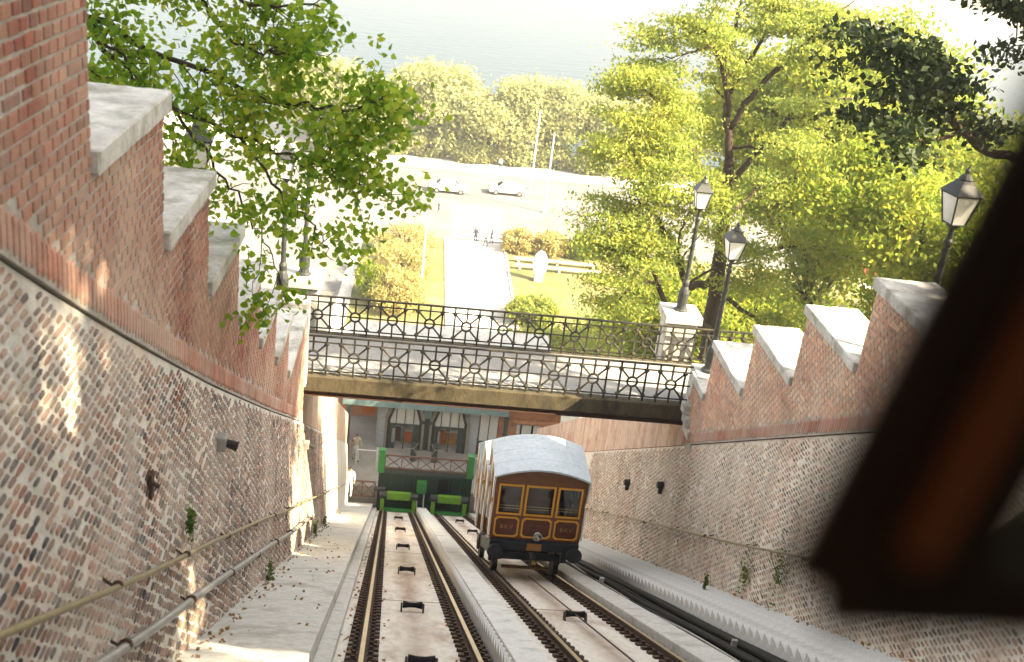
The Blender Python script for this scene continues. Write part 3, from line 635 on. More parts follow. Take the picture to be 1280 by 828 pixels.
# ------------------------------------------------------------------ funicular car
CX, CY, CZ = 3.52, 22.0, -14.29       # centre, uphill face, floor of the top compartment
car = thing('funicular_car', 'red-brown wooden funicular car with pale curved roof on the right-hand track', 'funicular car', (CX, CY, CZ))
LC, DC, HW, HS, HP = 1.66, 1.66*TS, 1.07, 1.69, 1.93
def cab(i):
    y0 = CY+LC*i; y1 = y0+LC-.04; z0 = CZ-DC*i
    def X(u): return CX+u
    def frame_wall(mb, u0, u1, v0, v1, y, t, holes):
        """wall in the xz plane with rectangular holes (same v range per row): rows of (v0,v1,[(u0,u1)..])"""
        vv = v0
        for (a, b, hs) in holes:
            if a > vv: mb.box(X(u0), X(u1), y, y+t, z0+vv, z0+a)
            uu = u0
            for (p, q) in hs: mb.box(X(uu), X(p), y, y+t, z0+a, z0+b); uu = q
            mb.box(X(uu), X(u1), y, y+t, z0+a, z0+b); vv = b
        mb.box(X(u0), X(u1), y, y+t, z0+vv, z0+v1)
    U = [(-.985, -.40), (-.345, .345), (.40, .985)]
    body = MB()
    frame_wall(body, -HW, HW, 0, HS-.06, y0, .06, [(.66, 1.47, U)])
    arc = [(X(u), z0+HS-.065+(HP-.10-HS+.065)*(1-(u/HW)**2)) for u in np.linspace(HW, -HW, 13)]
    body.prism([(X(-HW), z0+HS-.065), (X(HW), z0+HS-.065)]+arc[1:-1], 'y', y0+.001, y0+.06)
    frame_wall(body, -HW, HW, 0, HS-.06, y1-.06, .06, [(.66, 1.47, U)])
    body.box(X(-HW), X(HW), y0+.06, y1-.06, z0, z0+.06)
    # long sides: posts, waist panels, lintel
    ym = (y0+y1)/2
    for sd in (-1, 1):
        xa, xb = sorted((X(sd*HW), X(sd*(HW-.05))))
        body.box(xa, xb, y0+.06, y1-.06, z0+.06, z0+.72); body.box(xa, xb, y0+.06, y1-.06, z0+1.46, z0+HS-.06)
        for yy in (y0+.06, ym-.06, y1-.18): body.box(xa, xb, yy, yy+.12, z0+.72, z0+1.46)
    bo = body.build('body', 'wood', car)
    # windows on the end walls with gold mouldings
    ends = [(y0, -1)]
    if i == 0 or True:
        for (p, q) in U:
            fr = MB(); a, b_ = .66, 1.47; t = .046
            fr.box(X(p), X(q), y0-.016, y0-.001, z0+a, z0+a+t).box(X(p), X(q), y0-.016, y0-.001, z0+b_-t, z0+b_)
            fr.box(X(p), X(p+t), y0-.016, y0-.001, z0+a+t, z0+b_-t).box(X(q-t), X(q), y0-.016, y0-.001, z0+a+t, z0+b_-t)
            wn = fr.build('window_frame', 'gold', car)
            gl = MB().box(X(p+.01), X(q-.01), y0+.02, y0+.03, z0+a+.01, z0+b_-.01).build('pane', 'glass', None); gl.parent = wn; gl.matrix_parent_inverse = Matrix.Translation(Vector(car.location)).inverted() if False else Matrix()
            wn_children_fix.append(gl)
            for zz in (.80, .87):
                MB().tube([(X(p), y0+.05, z0+zz), (X(q), y0+.05, z0+zz)], .009, 6).build('guard_bar', 'brass', car)
        for (p, q) in [(-1.0, -.415), (-.355, .355), (.415, 1.0)]:
            a, b_ = .06, .60; t = .040; cc = .06
            pl = MB().box(X(p+.02), X(q-.02), y0-.008, y0-.001, z0+a+.02, z0+b_-.02).build('lower_panel', 'wood_panel', car)
            o_ = [(p+cc, a), (q-cc, a), (q, a+cc), (q, b_-cc), (q-cc, b_), (p+cc, b_), (p, b_-cc), (p, a+cc)]
            cx_, cz_ = (p+q)/2, (a+b_)/2
            def sh(pt): return (pt[0]+(t if pt[0] < cx_ else -t), pt[1]+(t if pt[1] < cz_ else -t))
            i_ = [sh(k) for k in o_]; mo = MB(); n = 8
            vs_ = [(X(u), y0-.018, z0+v) for u, v in o_]+[(X(u), y0-.018, z0+v) for u, v in i_]+[(X(u), y0-.004, z0+v) for u, v in o_]+[(X(u), y0-.004, z0+v) for u, v in i_]
            fs = []
            for k in range(n):
                k2 = (k+1) % n; fs += [(k, k2, n+k2, n+k), (2*n+k, 2*n+k2, k2, k), (n+k, n+k2, 3*n+k2, 3*n+k)]
            mo.add(vs_, fs); mo.build('panel_moulding', 'gold', car)
    # side windows and doors
    for sd in (-1, 1):
        for (ya, yb) in ((y0+.18, ym-.06), (ym+.06, y1-.18)):
            x_ = X(sd*(HW-.02)); fr = MB(); xs = sorted((X(sd*HW)+sd*.001, X(sd*HW)+sd*.015)); t = .03
            for (p, q, a, b_) in ((ya, yb, .72, .75), (ya, yb, 1.43, 1.46), (ya, ya+t, .75, 1.43), (yb-t, yb, .75, 1.43)): fr.box(xs[0], xs[1], p, q, z0+a, z0+b_)
            fr.build('window_frame', 'gold', car)
            MB().box(min(x_, x_+sd*.008), max(x_, x_+sd*.008), ya+.005, yb-.005, z0+.725, z0+1.455).build('side_pane', 'glass_side', car)
            MB().box(xs[0], xs[1], ya+.02, yb-.02, z0+.14, z0+.62).build('side_panel', 'wood_panel', car)
        xs = sorted((X(sd*HW)+sd*.002, X(sd*HW)+sd*.04))
        # white scalloped edge boards: wide under the eave, running down the posts in points
        for yy in (y0+.06, ym, y1-.06):
            w_ = .15
            MB().prism([(yy-w_, z0+HS-.03), (yy+w_, z0+HS-.03), (yy+.02, z0+1.05), (yy-.02, z0+1.05)], 'x', xs[0]+.012*sd, xs[1]+.012*sd).build('edge_board', 'trim', car)
            MB().prism([(yy-.07, z0+.06), (yy+.07, z0+.06), (yy+.05, z0+.58), (yy, z0+.92), (yy-.05, z0+.58)], 'x', xs[0]+.012*sd, xs[1]+.012*sd).build('edge_board', 'trim', car)
    # curved roof
    prof = [(u, HS-.03+(HP-HS)*(1-(u/(HW+.05))**2)) for u in np.linspace(-HW-.05, HW+.05, 17)]
    rf = MB(); th = .045; n = len(prof); ya, yb = y0-.10, y1+.02
    vs_ = []
    for yy in (ya, yb):
        vs_ += [(X(u), yy, z0+v) for u, v in prof]+[(X(u), yy, z0+v+th) for u, v in prof]
    fs = []
    for k in range(n-1):
        fs += [(k, k+1, 2*n+k+1, 2*n+k), (n+k+1, n+k, 3*n+k, 3*n+k+1), (k+1, k, n+k, n+k+1), (2*n+k, 2*n+k+1, 3*n+k+1, 3*n+k)]
    fs += [(0, 2*n, 3*n, n), (n-1, 2*n-1, 4*n-1, 3*n-1)]
    rf.add(vs_, fs); rfo = rf.build('roof', 'roof', car)
    for yy in (y0+.42, y0+.95, y0+1.45):
        MB().tube([(X(u), yy, z0+v+th) for u, v in prof], .007, 5).build('roof_seam', 'roof', rfo)
    # inside: bench and inner door
    MB().box(X(-HW+.06), X(HW-.06), y1-.55, y1-.10, z0+.06, z0+.48).build('bench', 'wood_panel', car); MB().box(X(-.33), X(.33), y1-.10, y1-.065, z0+.5, z0+1.5).build('inner_door', 'wood', car)
wn_children_fix = []
car_loc = Vector(car.location)
for i in range(3): cab(i)
for gl in wn_children_fix: gl.matrix_parent_inverse = Matrix.Translation(Vector((0, 0, 0)))
def text_mesh(body, size, m, depth=.004):
    cu = bpy.data.curves.new('t', 'FONT'); cu.body = body; cu.size = size; cu.extrude = depth; cu.align_x = 'CENTER'; cu.align_y = 'CENTER'; cu.space_character = 1.25
    o = bpy.data.objects.new('t', cu); C.objects.link(o); bpy.context.view_layer.update()
    me = bpy.data.meshes.new_from_object(o.evaluated_get(bpy.context.evaluated_depsgraph_get())); bpy.data.objects.remove(o); me.materials.clear(); me.materials.append(M[m]); return me
tm = text_mesh('BKV', .15, 'gold_dim')
for u in (-.70, .71):
    o = bpy.data.objects.new('lettering', tm); C.objects.link(o); o.parent = car; o.location = (u, -.012, .33); o.rotation_euler = (R(90), 0, 0)
# buffer beam, buffers, coupling, plate, headlamp
MB().box(CX-1.06, CX+1.06, CY-.10, CY+.12, CZ-.24, CZ-.01).build('buffer_beam', 'chassis', car, bevel=.01)
for s in (-1, 1):
    b = MB(); b.tube([(CX+s*.93, CY-.08, CZ-.15), (CX+s*.93, CY-.30, CZ-.15)], .08, 12); b.tube([(CX+s*.93, CY-.30, CZ-.15), (CX+s*.93, CY-.35, CZ-.15)], .19, 18); b.build('buffer', 'chassis', car)
MB().box(CX-.17, CX+.17, CY-.125, CY-.103, CZ-.21, CZ-.03).build('number_plate', 'gold_dim', car)
b = MB(); b.tube([(CX, CY-.05, CZ-.34), (CX, CY-.34, CZ-.36)], .07, 10); b.build('coupling', 'chassis', car)
b = MB(); b.tube([(CX, CY-.30, CZ-.36), (CX, CY-.40, CZ-.37)], .055, 10); b.build('cable_socket', 'brass', car)
b = MB(); b.tube([(CX+.05, CY-.01, CZ+.17), (CX+.05, CY-.14, CZ+.17)], [.07, .11], 14); hl = b.build('headlamp', 'trim', car)
b = MB(); b.lathe([(.10, 0), (.09, .03), (.05, .05), (.004, .055)], n=14); lens = b.build('lens', 'glass_side', None); lens.parent = hl; lens.matrix_parent_inverse = Matrix(); lens.rotation_euler = (R(90), 0, 0); lens.location = (CX+.05, CY-.14, CZ+.17); lens_fix = lens
# sloping under-frame and wheels
b = MB()
for x in (CX-.78, CX+.78): b.slope(x-.07, x+.07, CY+.1, CY+5.1, .40, .72)
for y in (22.3, 24.0, 25.7, 26.9): b.slope(CX-.78, CX+.78, y, y+.15, .40, .60)
b.build('under_frame', 'chassis', car)
for i in range(3):
    y0 = CY+LC*i; b = MB(); zb = CZ-DC*i
    for x0_, x1_ in ((CX-1.0, CX-.9), (CX+.9, CX+1.0)): b.prism([(y0+.05, zb), (y0+LC-.05, zb), (y0+LC-.05, max(ZT(y0+LC)+.5, zb-.5)), (y0+.3, zb-.12)], 'x', x0_, x1_)
    b.build('step_bracket', 'chassis', car)
for y in (23.0, 26.2):
    for x in (RAILS[2], RAILS[3]):
        sgn = 1 if x < CX else -1
        b = MB(); b.tube([(x-.05, y, ZT(y)+.40), (x+.05, y, ZT(y)+.40)], .37, 24); b.tube([(x+sgn*.05, y, ZT(y)+.40), (x+sgn*.08, y, ZT(y)+.40)], .41, 24); wh = b.build('wheel', 'chassis', car)
        b = MB(); b.tube([(x-sgn*.05, y, ZT(y)+.40), (x-sgn*.075, y, ZT(y)+.40)], [.30, .29], 20); 
        hb = MB(); hb.tube([(x-.12*sgn, y, ZT(y)+.40), (x-.05*sgn, y, ZT(y)+.40)], .12, 12); o = hb.build('axle_box', 'rust', None); o.parent = wh; o.matrix_parent_inverse = Matrix()
    MB().tube([(RAILS[2], y, ZT(y)+.40), (RAILS[3], y, ZT(y)+.40)], .06, 8).build('axle', 'chassis', car)
MB().box(CX-.6, CX+.6, 22.75, 22.82, ZT(22.8)+.12, ZT(22.8)+.17).build('guard_iron', 'brass', car)
# ------------------------------------------------------------------ lower station
GY = 51.6
stn = thing('lower_station', 'lower station front with arched glazing, white bays and a teal roof beam', 'station', (2, 56.2, -30.4))
FL = -31.0; FY = 56.3
MB().box(-3.2, 9.5, GY+.3, 66, -34.6, FL).build('platform', 'floor', kind='structure')
gw = thing('green_end_wall', 'dark green end wall of the trench between two bright green posts', 'wall', (1.9, GY, -32.6))
MB().box(-.55, 4.45, GY, GY+.25, -33.6, -29.92).build('panel', 'green_wall', gw)
MB().box(2.6, 3.35, GY-.02, GY-.002, -31.9, -30.1).build('door', 'black', gw)
for k in range(8): MB().box(-.5+.62*k, -.47+.62*k, GY-.03, GY-.002, -32.2, -29.95).build('batten', 'dark_teal', gw)
MB().box(-.6, 4.5, GY-.05, GY+.30, -29.92, -29.72).build('coping_beam', 'dark_teal', gw)
for x in (-.62, 4.12): MB().box(x, x+.34, GY-.1, GY+.24, -29.9, -28.55).build('end_post', 'green', gw, bevel=.01)
MB().box(1.52, 2.04, GY-.25, GY-.002, -30.95, -30.20).build('switch_box', 'green', gw, bevel=.02)
for x in (1.6, 1.95): MB().tube([(x, GY-.12, -30.95), (x, GY-.12, -31.6), (x+.05, GY-.3, -32.1)], .04, 6).build('conduit', 'trim', gw)
MB().tube([(-.75, GY-.3, -30.75), (-.15, GY-.3, -30.75)], .13, 10).build('winch_drum', 'iron', gw)
def xrail(name, x0, x1, y, z0, z1, n, m, label, cat):
    t = thing(name, label, cat, ((x0+x1)/2, y, z0)); w_ = (x1-x0)/n
    MB().box(x0, x1, y-.035, y+.035, z1-.07, z1).build('top_rail', m, t); MB().box(x0, x1, y-.03, y+.03, z0, z0+.06).build('bottom_rail', m, t)
    for k in range(n+1): MB().box(x0+w_*k-.025, x0+w_*k+.025, y-.025, y+.025, z0+.06, z1-.07).build('post', m, t)
    for k in range(n):
        a, c = x0+w_*k, x0+w_*(k+1)
        MB().tube([(a, y-.01, z0+.05), (c, y-.01, z1-.06)], .025, 5).build('cross_bar', m, t); MB().tube([(a, y+.02, z1-.06), (c, y+.02, z0+.05)], .025, 5).build('cross_bar', m, t)
xrail('cross_railing', -.26, 4.10, GY+.05, -29.70, -28.85, 5, 'brown_rail', 'brown cross-braced railing between the green posts above the buffers', 'railing')
xrail('cross_gate', -2.05, -.68, GY-.2, -31.35, -30.4, 2, 'brown_rail', 'small brown cross-braced gate at the foot of the ramp walkway', 'gate')
def bufstop(xc, label):
    t = thing('buffer_stop', label, 'buffer', (xc, GY-.6, ZT(GY-.6)), 'buffer stops at the end of the tracks')
    z = ZT(GY-.7)
    MB().box(xc-.62, xc+.62, GY-.75, GY-.50, z+.62, z+1.02).build('beam', 'lime', t, bevel=.01)
    for s in (-1, 1):
        MB().tube([(xc+s*.62, GY-.62, z+.82), (xc+s*1.02, GY-.62, z+.82)], .2, 12).build('buffer_drum', 'iron', t)
        MB().prism([(GY-.85, z-.2), (GY-.2, z-.2), (GY-.45, z+.66), (GY-.75, z+.66)], 'x', xc+s*.85-.1, xc+s*.85+.1).build('leg', 'lime', t)
    MB().box(xc-.75, xc+.75, GY-.85, GY-.6, z-.2, z+.05).build('foot_beam', 'green', t)
bufstop(.6, 'lime green buffer stop at the end of the empty track'); bufstop(3.3, 'lime green buffer stop at the end of the car-carrying track')
# facade
RT = -27.55
b = MB(); b.box(-3.2, 9.5, FY-.9, 66, RT+.0, RT+.35); b.build('roof', 'concrete', stn)
MB().box(-2.9, 6.4, FY-1.0, FY-.7, RT-.38, RT-.01).build('roof_beam', 'teal', stn)
for x in (-2.65, 6.2): MB().box(x, x+.22, FY-.95, FY-.75, FL, RT-.38).build('column', 'dark_teal', stn)
# wall pieces around the openings (x0,x1,z0,z1)
def wallpc(x0, x1, z0, z1, m='white_wall', y=FY, t=.3): return MB().box(x0, x1, y, y+t, z0, z1).build('wall', m, stn)
wallpc(-3.2, -2.45, FL, RT, 'terracotta'); wallpc(-.95, -.35, FL, RT); wallpc(1.62, 2.2, FL, RT, 'dark_teal'); wallpc(4.2, 4.85, FL, RT); wallpc(4.85, 6.0, FL, FL+.9, 'dark_teal'); wallpc(6.0, 9.5, FL, RT, 'terracotta')
MB().box(6.4, 9.3, FY-.6, FY-.31, RT-.95, RT-.75).build('cornice', 'terracotta', stn); MB().box(6.35, 9.3, FY-.3, FY-.01, FL, RT).build('wall', 'terracotta', stn)
w1 = MB().box(7.0, 8.4, FY-.34, FY-.302, RT-1.75, RT-1.15).build('window', 'trim', stn); 
for x in (7.2, 7.85): MB().box(x, x+.10, FY-.36, FY-.341, RT-1.75, RT-1.15).build('mullion', 'black', stn)
# two arched bays with chamfered glazing
for xa, xb in ((-.35, 1.62), (2.2, 4.2)):
    zt = RT-.05; zs = FL+1.55; ch = .5
    ol = [(xa, FL), (xa, zs+.35), (xa+ch, zt), (xb-ch, zt), (xb, zs+.35), (xb, FL)]; t_ = .16
    il = [(xa+t_, FL), (xa+t_, zs+.30), (xa+ch+.08, zt-t_), (xb-ch-.08, zt-t_), (xb-t_, zs+.30), (xb-t_, FL)]
    fr = MB(); n = 6
    vs_ = [(p, FY-.06, q) for p, q in ol]+[(p, FY-.06, q) for p, q in il]+[(p, FY+.2, q) for p, q in ol]+[(p, FY+.2, q) for p, q in il]
    fs = []
    for k in range(n-1): fs += [(k, k+1, n+k+1, n+k), (2*n+k, 2*n+k+1, 3*n+k+1, 3*n+k), (k, k+1, 2*n+k+1, 2*n+k), (n+k, n+k+1, 3*n+k+1, 3*n+k)]
    fr.add(vs_, fs); ff = fr.build('arch_frame', 'iron_old', stn)
    ob = MB(); o2 = [(p+(-.14 if p < (xa+xb)/2 else .14), q+(.0 if q < zs else .12)) for p, q in ol]
    ob.add([(p, FY-.12, q) for p, q in o2]+[(p, FY-.12, q) for p, q in ol]+[(p, FY+.0, q) for p, q in o2]+[(p, FY+.0, q) for p, q in ol], [f_ for k in range(5) for f_ in ((k, k+1, 7+k, 6+k), (k, k+1, 13+k, 12+k), (6+k, 7+k, 19+k, 18+k))]); ob.build('arch_moulding', 'stone_grey', stn)
    for s_ in (0, 1):  # spandrels
        q = [(xa, zs+.35), (xa, zt), (xa+ch, zt)] if s_ == 0 else [(xb-ch, zt), (xb, zt), (xb, zs+.35)]
        MB().prism(q, 'y', FY-.02, FY+.18).build('spandrel', 'white_wall', stn)
    MB().box(xa+t_, xb-t_, FY-.03, FY+.05, zs-.05, zs+.05).build('transom', 'dark_teal', stn)
    for k in (1, 2, 3): MB().box(xa+(xb-xa)*k/4-.02, xa+(xb-xa)*k/4+.02, FY-.02, FY+.03, zs+.05, zt-.1).build('glazing_bar', 'dark_teal', stn)
    MB().prism([(xa+t_, zs), (xb-t_, zs), (xb-t_, zs+.3), (xb-ch-.08, zt-t_), (xa+ch+.08, zt-t_), (xa+t_, zs+.3)], 'y', FY+.06, FY+.08).build('fanlight', 'trim', stn)
    for x in (xa+t_, xb-t_-.34): MB().box(x, x+.34, FY-.02, FY+.05, FL, zs-.05).build('door_leaf', 'dark_teal', stn)
    MB().box((xa+xb)/2-.03, (xa+xb)/2+.03, FY-.02, FY+.05, FL, zs-.05).build('mullion', 'dark_teal', stn)
    MB().box(xa+.3, xa+.5, FY-.04, FY-.021, FL+.4, FL+1.3).build('door_glass', 'glass_side', stn)
w2 = MB().box(4.95, 5.95, FY+.02, FY+.06, FL+.9, RT-.1).build('window', 'trim', stn); MB().box(5.42, 5.47, FY-.01, FY+.018, FL+.9, RT-.1).build('glazing_bar', 'dark_teal', stn)
MB().box(-3.2, 9.5, 60, 60.2, FL, RT).build('inner_wall', 'terracotta', stn)
for k, (x, m, h) in enumerate(((.15, 'brown_rail', 1.0), (1.0, 'orange', .7), (2.75, 'orange', 1.0), (3.4, 'gold', .8))):
    t = thing('counter', ('brown', 'low orange', 'tall orange', 'yellow')[k]+' counter inside the station behind the arched glazing', 'counter', (x, 57.4, FL)); MB().box(x-.3, x+.3, 57.2, 57.7, FL, FL+h).build('cabinet', m, t, bevel=.02); MB().box(x-.36, x+.36, 57.15, 57.75, FL+h, FL+h+.06).build('counter_top', 'trim', t)
MB().box(1.68, 2.14, FY-.09, FY-.001, FL+2.1, FL+2.9).build('clock_panel', 'teal', stn); MB().box(1.55, 2.27, FY-.14, FY-.001, FL+1.75, FL+1.95).build('pier_moulding', 'dark_teal', stn)
MB().box(-1.9, -1.2, 58.5, 58.6, FL+1.0, FL+2.3).build('notice_board', 'orange', label='bright orange board inside the station beside the left column', cat='board')
# turnstiles in front of the middle pier
for x in (1.25, 2.45):
    t = thing('turnstile', 'grey turnstile in front of the station pier, ' + ('beside the brown counter bay' if x < 1.9 else 'beside the yellow counter bay'), 'turnstile', (x, FY-1.2, FL), 'turnstiles by the station pier')
    MB().box(x-.16, x+.16, FY-1.4, FY-.9, FL, FL+1.0).build('cabinet', 'dark_teal', t, bevel=.02)
    for k in range(3): MB().tube([(x, FY-1.4, FL+.85), (x+(.45 if x < 1.9 else -.45)*-1*math.cos(k*2.1), FY-1.5, FL+.85+.45*math.sin(k*2.1))], .025, 6).build('arm', 'pipe_g', t)
for (xa, xb) in ((-1.9, -.75), (4.6, 5.8)):
    t = thing('barrier_rail', 'white barrier rail on short posts ' + ('by the walking visitor' if xa < 0 else 'near the white window bay'), 'barrier', (xa, FY-2, FL))
    MB().tube([(xa, FY-2.2, FL+.95), (xb, FY-2.2, FL+.95)], .035, 6).build('bar', 'trim', t)
    for x in (xa, xb): MB().tube([(x, FY-2.2, FL), (x, FY-2.2, FL+1.15)], .05, 8).build('post', 'trim', t)
# ------------------------------------------------------------------ people
def skin_person(name, label, loc, rz, mats, h=1.72, stride=.0, arm=(0, 0), group=None):
    s = h/1.75
    J = {'pel': (0, 0, .95), 'sp': (0, 0, 1.18), 'ch': (0, .01, 1.38), 'nk': (0, .015, 1.50), 'hd0': (0, .03, 1.58), 'hd1': (0, .03, 1.72),
         'kl': (-.10, stride*.5, .50), 'al': (-.10, stride-.02, .09), 'tl': (-.11, stride+.14, .04), 'kr': (.10, -stride*.3, .50), 'ar': (.10, -stride-.02, .09), 'tr': (.11, -stride+.14, .04),
         'hl': (-.09, 0, .90), 'hr': (.09, 0, .90), 'sl': (-.19, 0, 1.42), 'sr': (.19, 0, 1.42), 'el': (-.25, -.03+arm[0]*.3, 1.15), 'er': (.25, -.03+arm[1]*.3, 1.15),
         'wl': (-.25, .07+arm[0]*.5, .92+arm[0]*.25), 'wr': (.25, .07+arm[1]*.5, .92+arm[1]*.25), 'fl': (-.245, .10+arm[0]*.6, .80+arm[0]*.3), 'fr': (.245, .10+arm[1]*.6, .80+arm[1]*.3)}
    rad = {'pel': (.15, .11), 'sp': (.14, .10), 'ch': (.17, .11), 'nk': (.055, .055), 'hd0': (.075, .09), 'hd1': (.07, .085), 'kl': .06, 'al': .042, 'tl': .035, 'kr': .06, 'ar': .042, 'tr': .035, 'hl': .09, 'hr': .09, 'sl': .06, 'sr': .06, 'el': .042, 'er': .042, 'wl': .030, 'wr': .030, 'fl': .03, 'fr': .03}
    E = [('pel', 'sp'), ('sp', 'ch'), ('ch', 'nk'), ('nk', 'hd0'), ('hd0', 'hd1'), ('pel', 'hl'), ('hl', 'kl'), ('kl', 'al'), ('al', 'tl'), ('pel', 'hr'), ('hr', 'kr'), ('kr', 'ar'), ('ar', 'tr'), ('ch', 'sl'), ('sl', 'el'), ('el', 'wl'), ('wl', 'fl'), ('ch', 'sr'), ('sr', 'er'), ('er', 'wr'), ('wr', 'fr')]
    ks = list(J); me = bpy.data.meshes.new('p'); me.from_pydata([Vector(J[k])*s for k in ks], [(ks.index(a), ks.index(b)) for a, b in E], [])
    o = bpy.data.objects.new('p', me); C.objects.link(o)
    sm = o.modifiers.new('s', 'SKIN'); o.modifiers.new('d', 'SUBSURF').levels = 1
    for i, k in enumerate(ks):
        r_ = rad[k]; r_ = (r_, r_) if not isinstance(r_, tuple) else r_
        me.skin_vertices[0].data[i].radius = (r_[0]*s, r_[1]*s); me.skin_vertices[0].data[i].use_root = (k == 'pel')
    bpy.context.view_layer.update()
    em = bpy.data.meshes.new_from_object(o.evaluated_get(bpy.context.evaluated_depsgraph_get())); bpy.data.objects.remove(o)
    em.materials.clear()
    for m in mats: em.materials.append(M[m])           # shirt, trousers, skin, hair, shoes
    for p in em.polygons:
        z = p.center.z/s; x = abs(p.center.x)/s; p.use_smooth = True
        p.material_index = 3 if (z > 1.66 or (z > 1.56 and p.center.y/s < .0)) else 2 if z > 1.49 or (x > .2 and z < .98) else 1 if z < .97 and x < .21 else 0
        if z < .09: p.material_index = 4
    po = link('person', em, loc=loc, label=label, cat='person', group=group); po.rotation_euler = (0, 0, rz); return po
M['skin'] = mat('skin', (.50, .30, .22), (.45, .26, .19), 5, .6); M['hair'] = mat('dark_hair', (.03, .02, .015), (.04, .03, .02), 20, .7)
M['shirt_w'] = mat('white_cloth', (.72, .73, .75), (.65, .66, .68), 4, .9); M['shirt_b'] = mat('beige_cloth', (.50, .42, .32), (.42, .34, .26), 4, .9); M['navy'] = mat('navy_cloth', (.03, .04, .07), (.04, .05, .08), 4, .9)
PWX, PWY, PWZ = -2.0, 50.4, -30.75
skin_person('person', 'person in white standing against the wall at the foot of the ramp', (PWX, PWY, PWZ), R(170), ['shirt_w', 'shirt_w', 'skin', 'hair', 'shirt_w'], 1.75)
skin_person('person', 'person in beige top and white trousers walking on the station floor', (-1.95, 54.6, FL), R(200), ['shirt_b', 'shirt_w', 'skin', 'hair', 'navy'], 1.7, .18, (.4, -.3))
skin_person('person', 'person in dark jacket sitting inside the car behind the window by the wall', (CX+.68, CY+.75, CZ-.28), R(190), ['navy', 'navy', 'skin', 'hair', 'navy'], 1.6)
for k, (x, y, m) in enumerate(((6.4, 103.2, 'navy'), (7.4, 102.6, 'shirt_b'), (8.0, 103.6, 'navy'), (2.8, 113, 'shirt_w'), (10.3, 133, 'shirt_w'))):
    lab = ['person in dark clothes waiting at the zebra crossing', 'person in beige waiting at the zebra crossing', 'person in dark clothes standing behind the two others at the zebra crossing', 'person in white walking on the road beside the crossing', 'person in white on the riverside pavement'][k]
    skin_person('person', lab, (x, y, STREET+.05), R(40*k), [m, 'navy', 'skin', 'hair', 'navy'], 1.72, .15, (.2, -.2), 'pedestrians on the plaza')
# ------------------------------------------------------------------ vehicles
def make_car(paint, label):
    t = thing('parked_car', label, 'car', (0, 0, 0), 'cars on the riverside road')
    pr = [(-2.1, .35), (-2.15, .62), (-2.0, .86), (-1.45, .93), (-.95, 1.38), (.55, 1.42), (1.15, .95), (1.95, .82), (2.12, .6), (2.1, .35)]
    b = MB(); ws = []; n = len(pr)
    for w_ in (-.80, -.66, .66, .80):
        pass
    secs = [(-.82, lambda z: z if z < .95 else .95), (-.62, lambda z: z), (.62, lambda z: z), (.82, lambda z: z if z < .95 else .95)]
    vs_ = [(x, y, fz(z)) for y, fz in secs for x, z in pr]
    fs = [(r_*n+i, r_*n+(i+1) % n, (r_+1)*n+(i+1) % n, (r_+1)*n+i) for r_ in range(3) for i in range(n)]+[tuple(range(n))[::-1], tuple(range(3*n, 4*n))]
    b.add(vs_, fs); body = b.build('body', paint, t)
    for s in (-1, 1): MB().add([(-1.2, s*.80, .97), (.98, s*.80, .97), (.5, s*.645, 1.36), (-.88, s*.645, 1.33)], [(0, 1, 2, 3) if s < 0 else (3, 2, 1, 0)]).build('side_window', 'carglass', t)
    MB().add([(-1.47, -.6, .96), (-1.47, .6, .96), (-1.0, .56, 1.35), (-1.0, -.56, 1.35)], [(0, 1, 2, 3)]).build('windscreen', 'carglass', t); MB().add([(1.14, -.6, .98), (1.14, .6, .98), (.62, .56, 1.38), (.62, -.56, 1.38)], [(3, 2, 1, 0)]).build('rear_window', 'carglass', t)
    for x in (-1.35, 1.35):
        for s in (-1, 1):
            b = MB(); b.tube([(x, s*.68, .31), (x, s*.85, .31)], .31, 14); wh = b.build('wheel', 'tyre', t)
            b = MB(); b.tube([(x, s*.851, .31), (x, s*.86, .31)], .18, 10); o = b.build('rim', 'pipe_g', None); o.parent = wh; o.matrix_parent_inverse = Matrix()
    for x, m in ((-2.13, 'trim'), (2.11, 'carred')):
        for s in (-1, 1): MB().box(x-.03, x+.03, s*.6-.13, s*.6+.13, .6, .74).build('headlight' if x < 0 else 'tail_light', m, t)
    return t
cars = {'carwhite': make_car('carwhite', 'white car driving along the riverside road beyond the zebra crossing')}
cw = cars['carwhite']; cw.location = (3.9, 121, STREET+.035)
c2 = make_car('carred', 'red car parked beyond the park trees'); c2.location = (46, 104.5, STREET+.04)
copy_tree(cw, loc=(10.6, 122.6, STREET+.035), rz=R(183), label='white car on the road near the foot of the tall white mast')
copy_tree(c2, loc=(52, 110, STREET+.04), rz=R(20), label='red car standing on the far side of the road beyond the park trees')
copy_tree(cw, loc=(58, 107, STREET+.04), rz=R(5), label='white car between the red cars beyond the park trees')
copy_tree(cw, loc=(-11, 112, STREET+.05), rz=R(95), label='white car turning into the side road behind the hanging leaves')
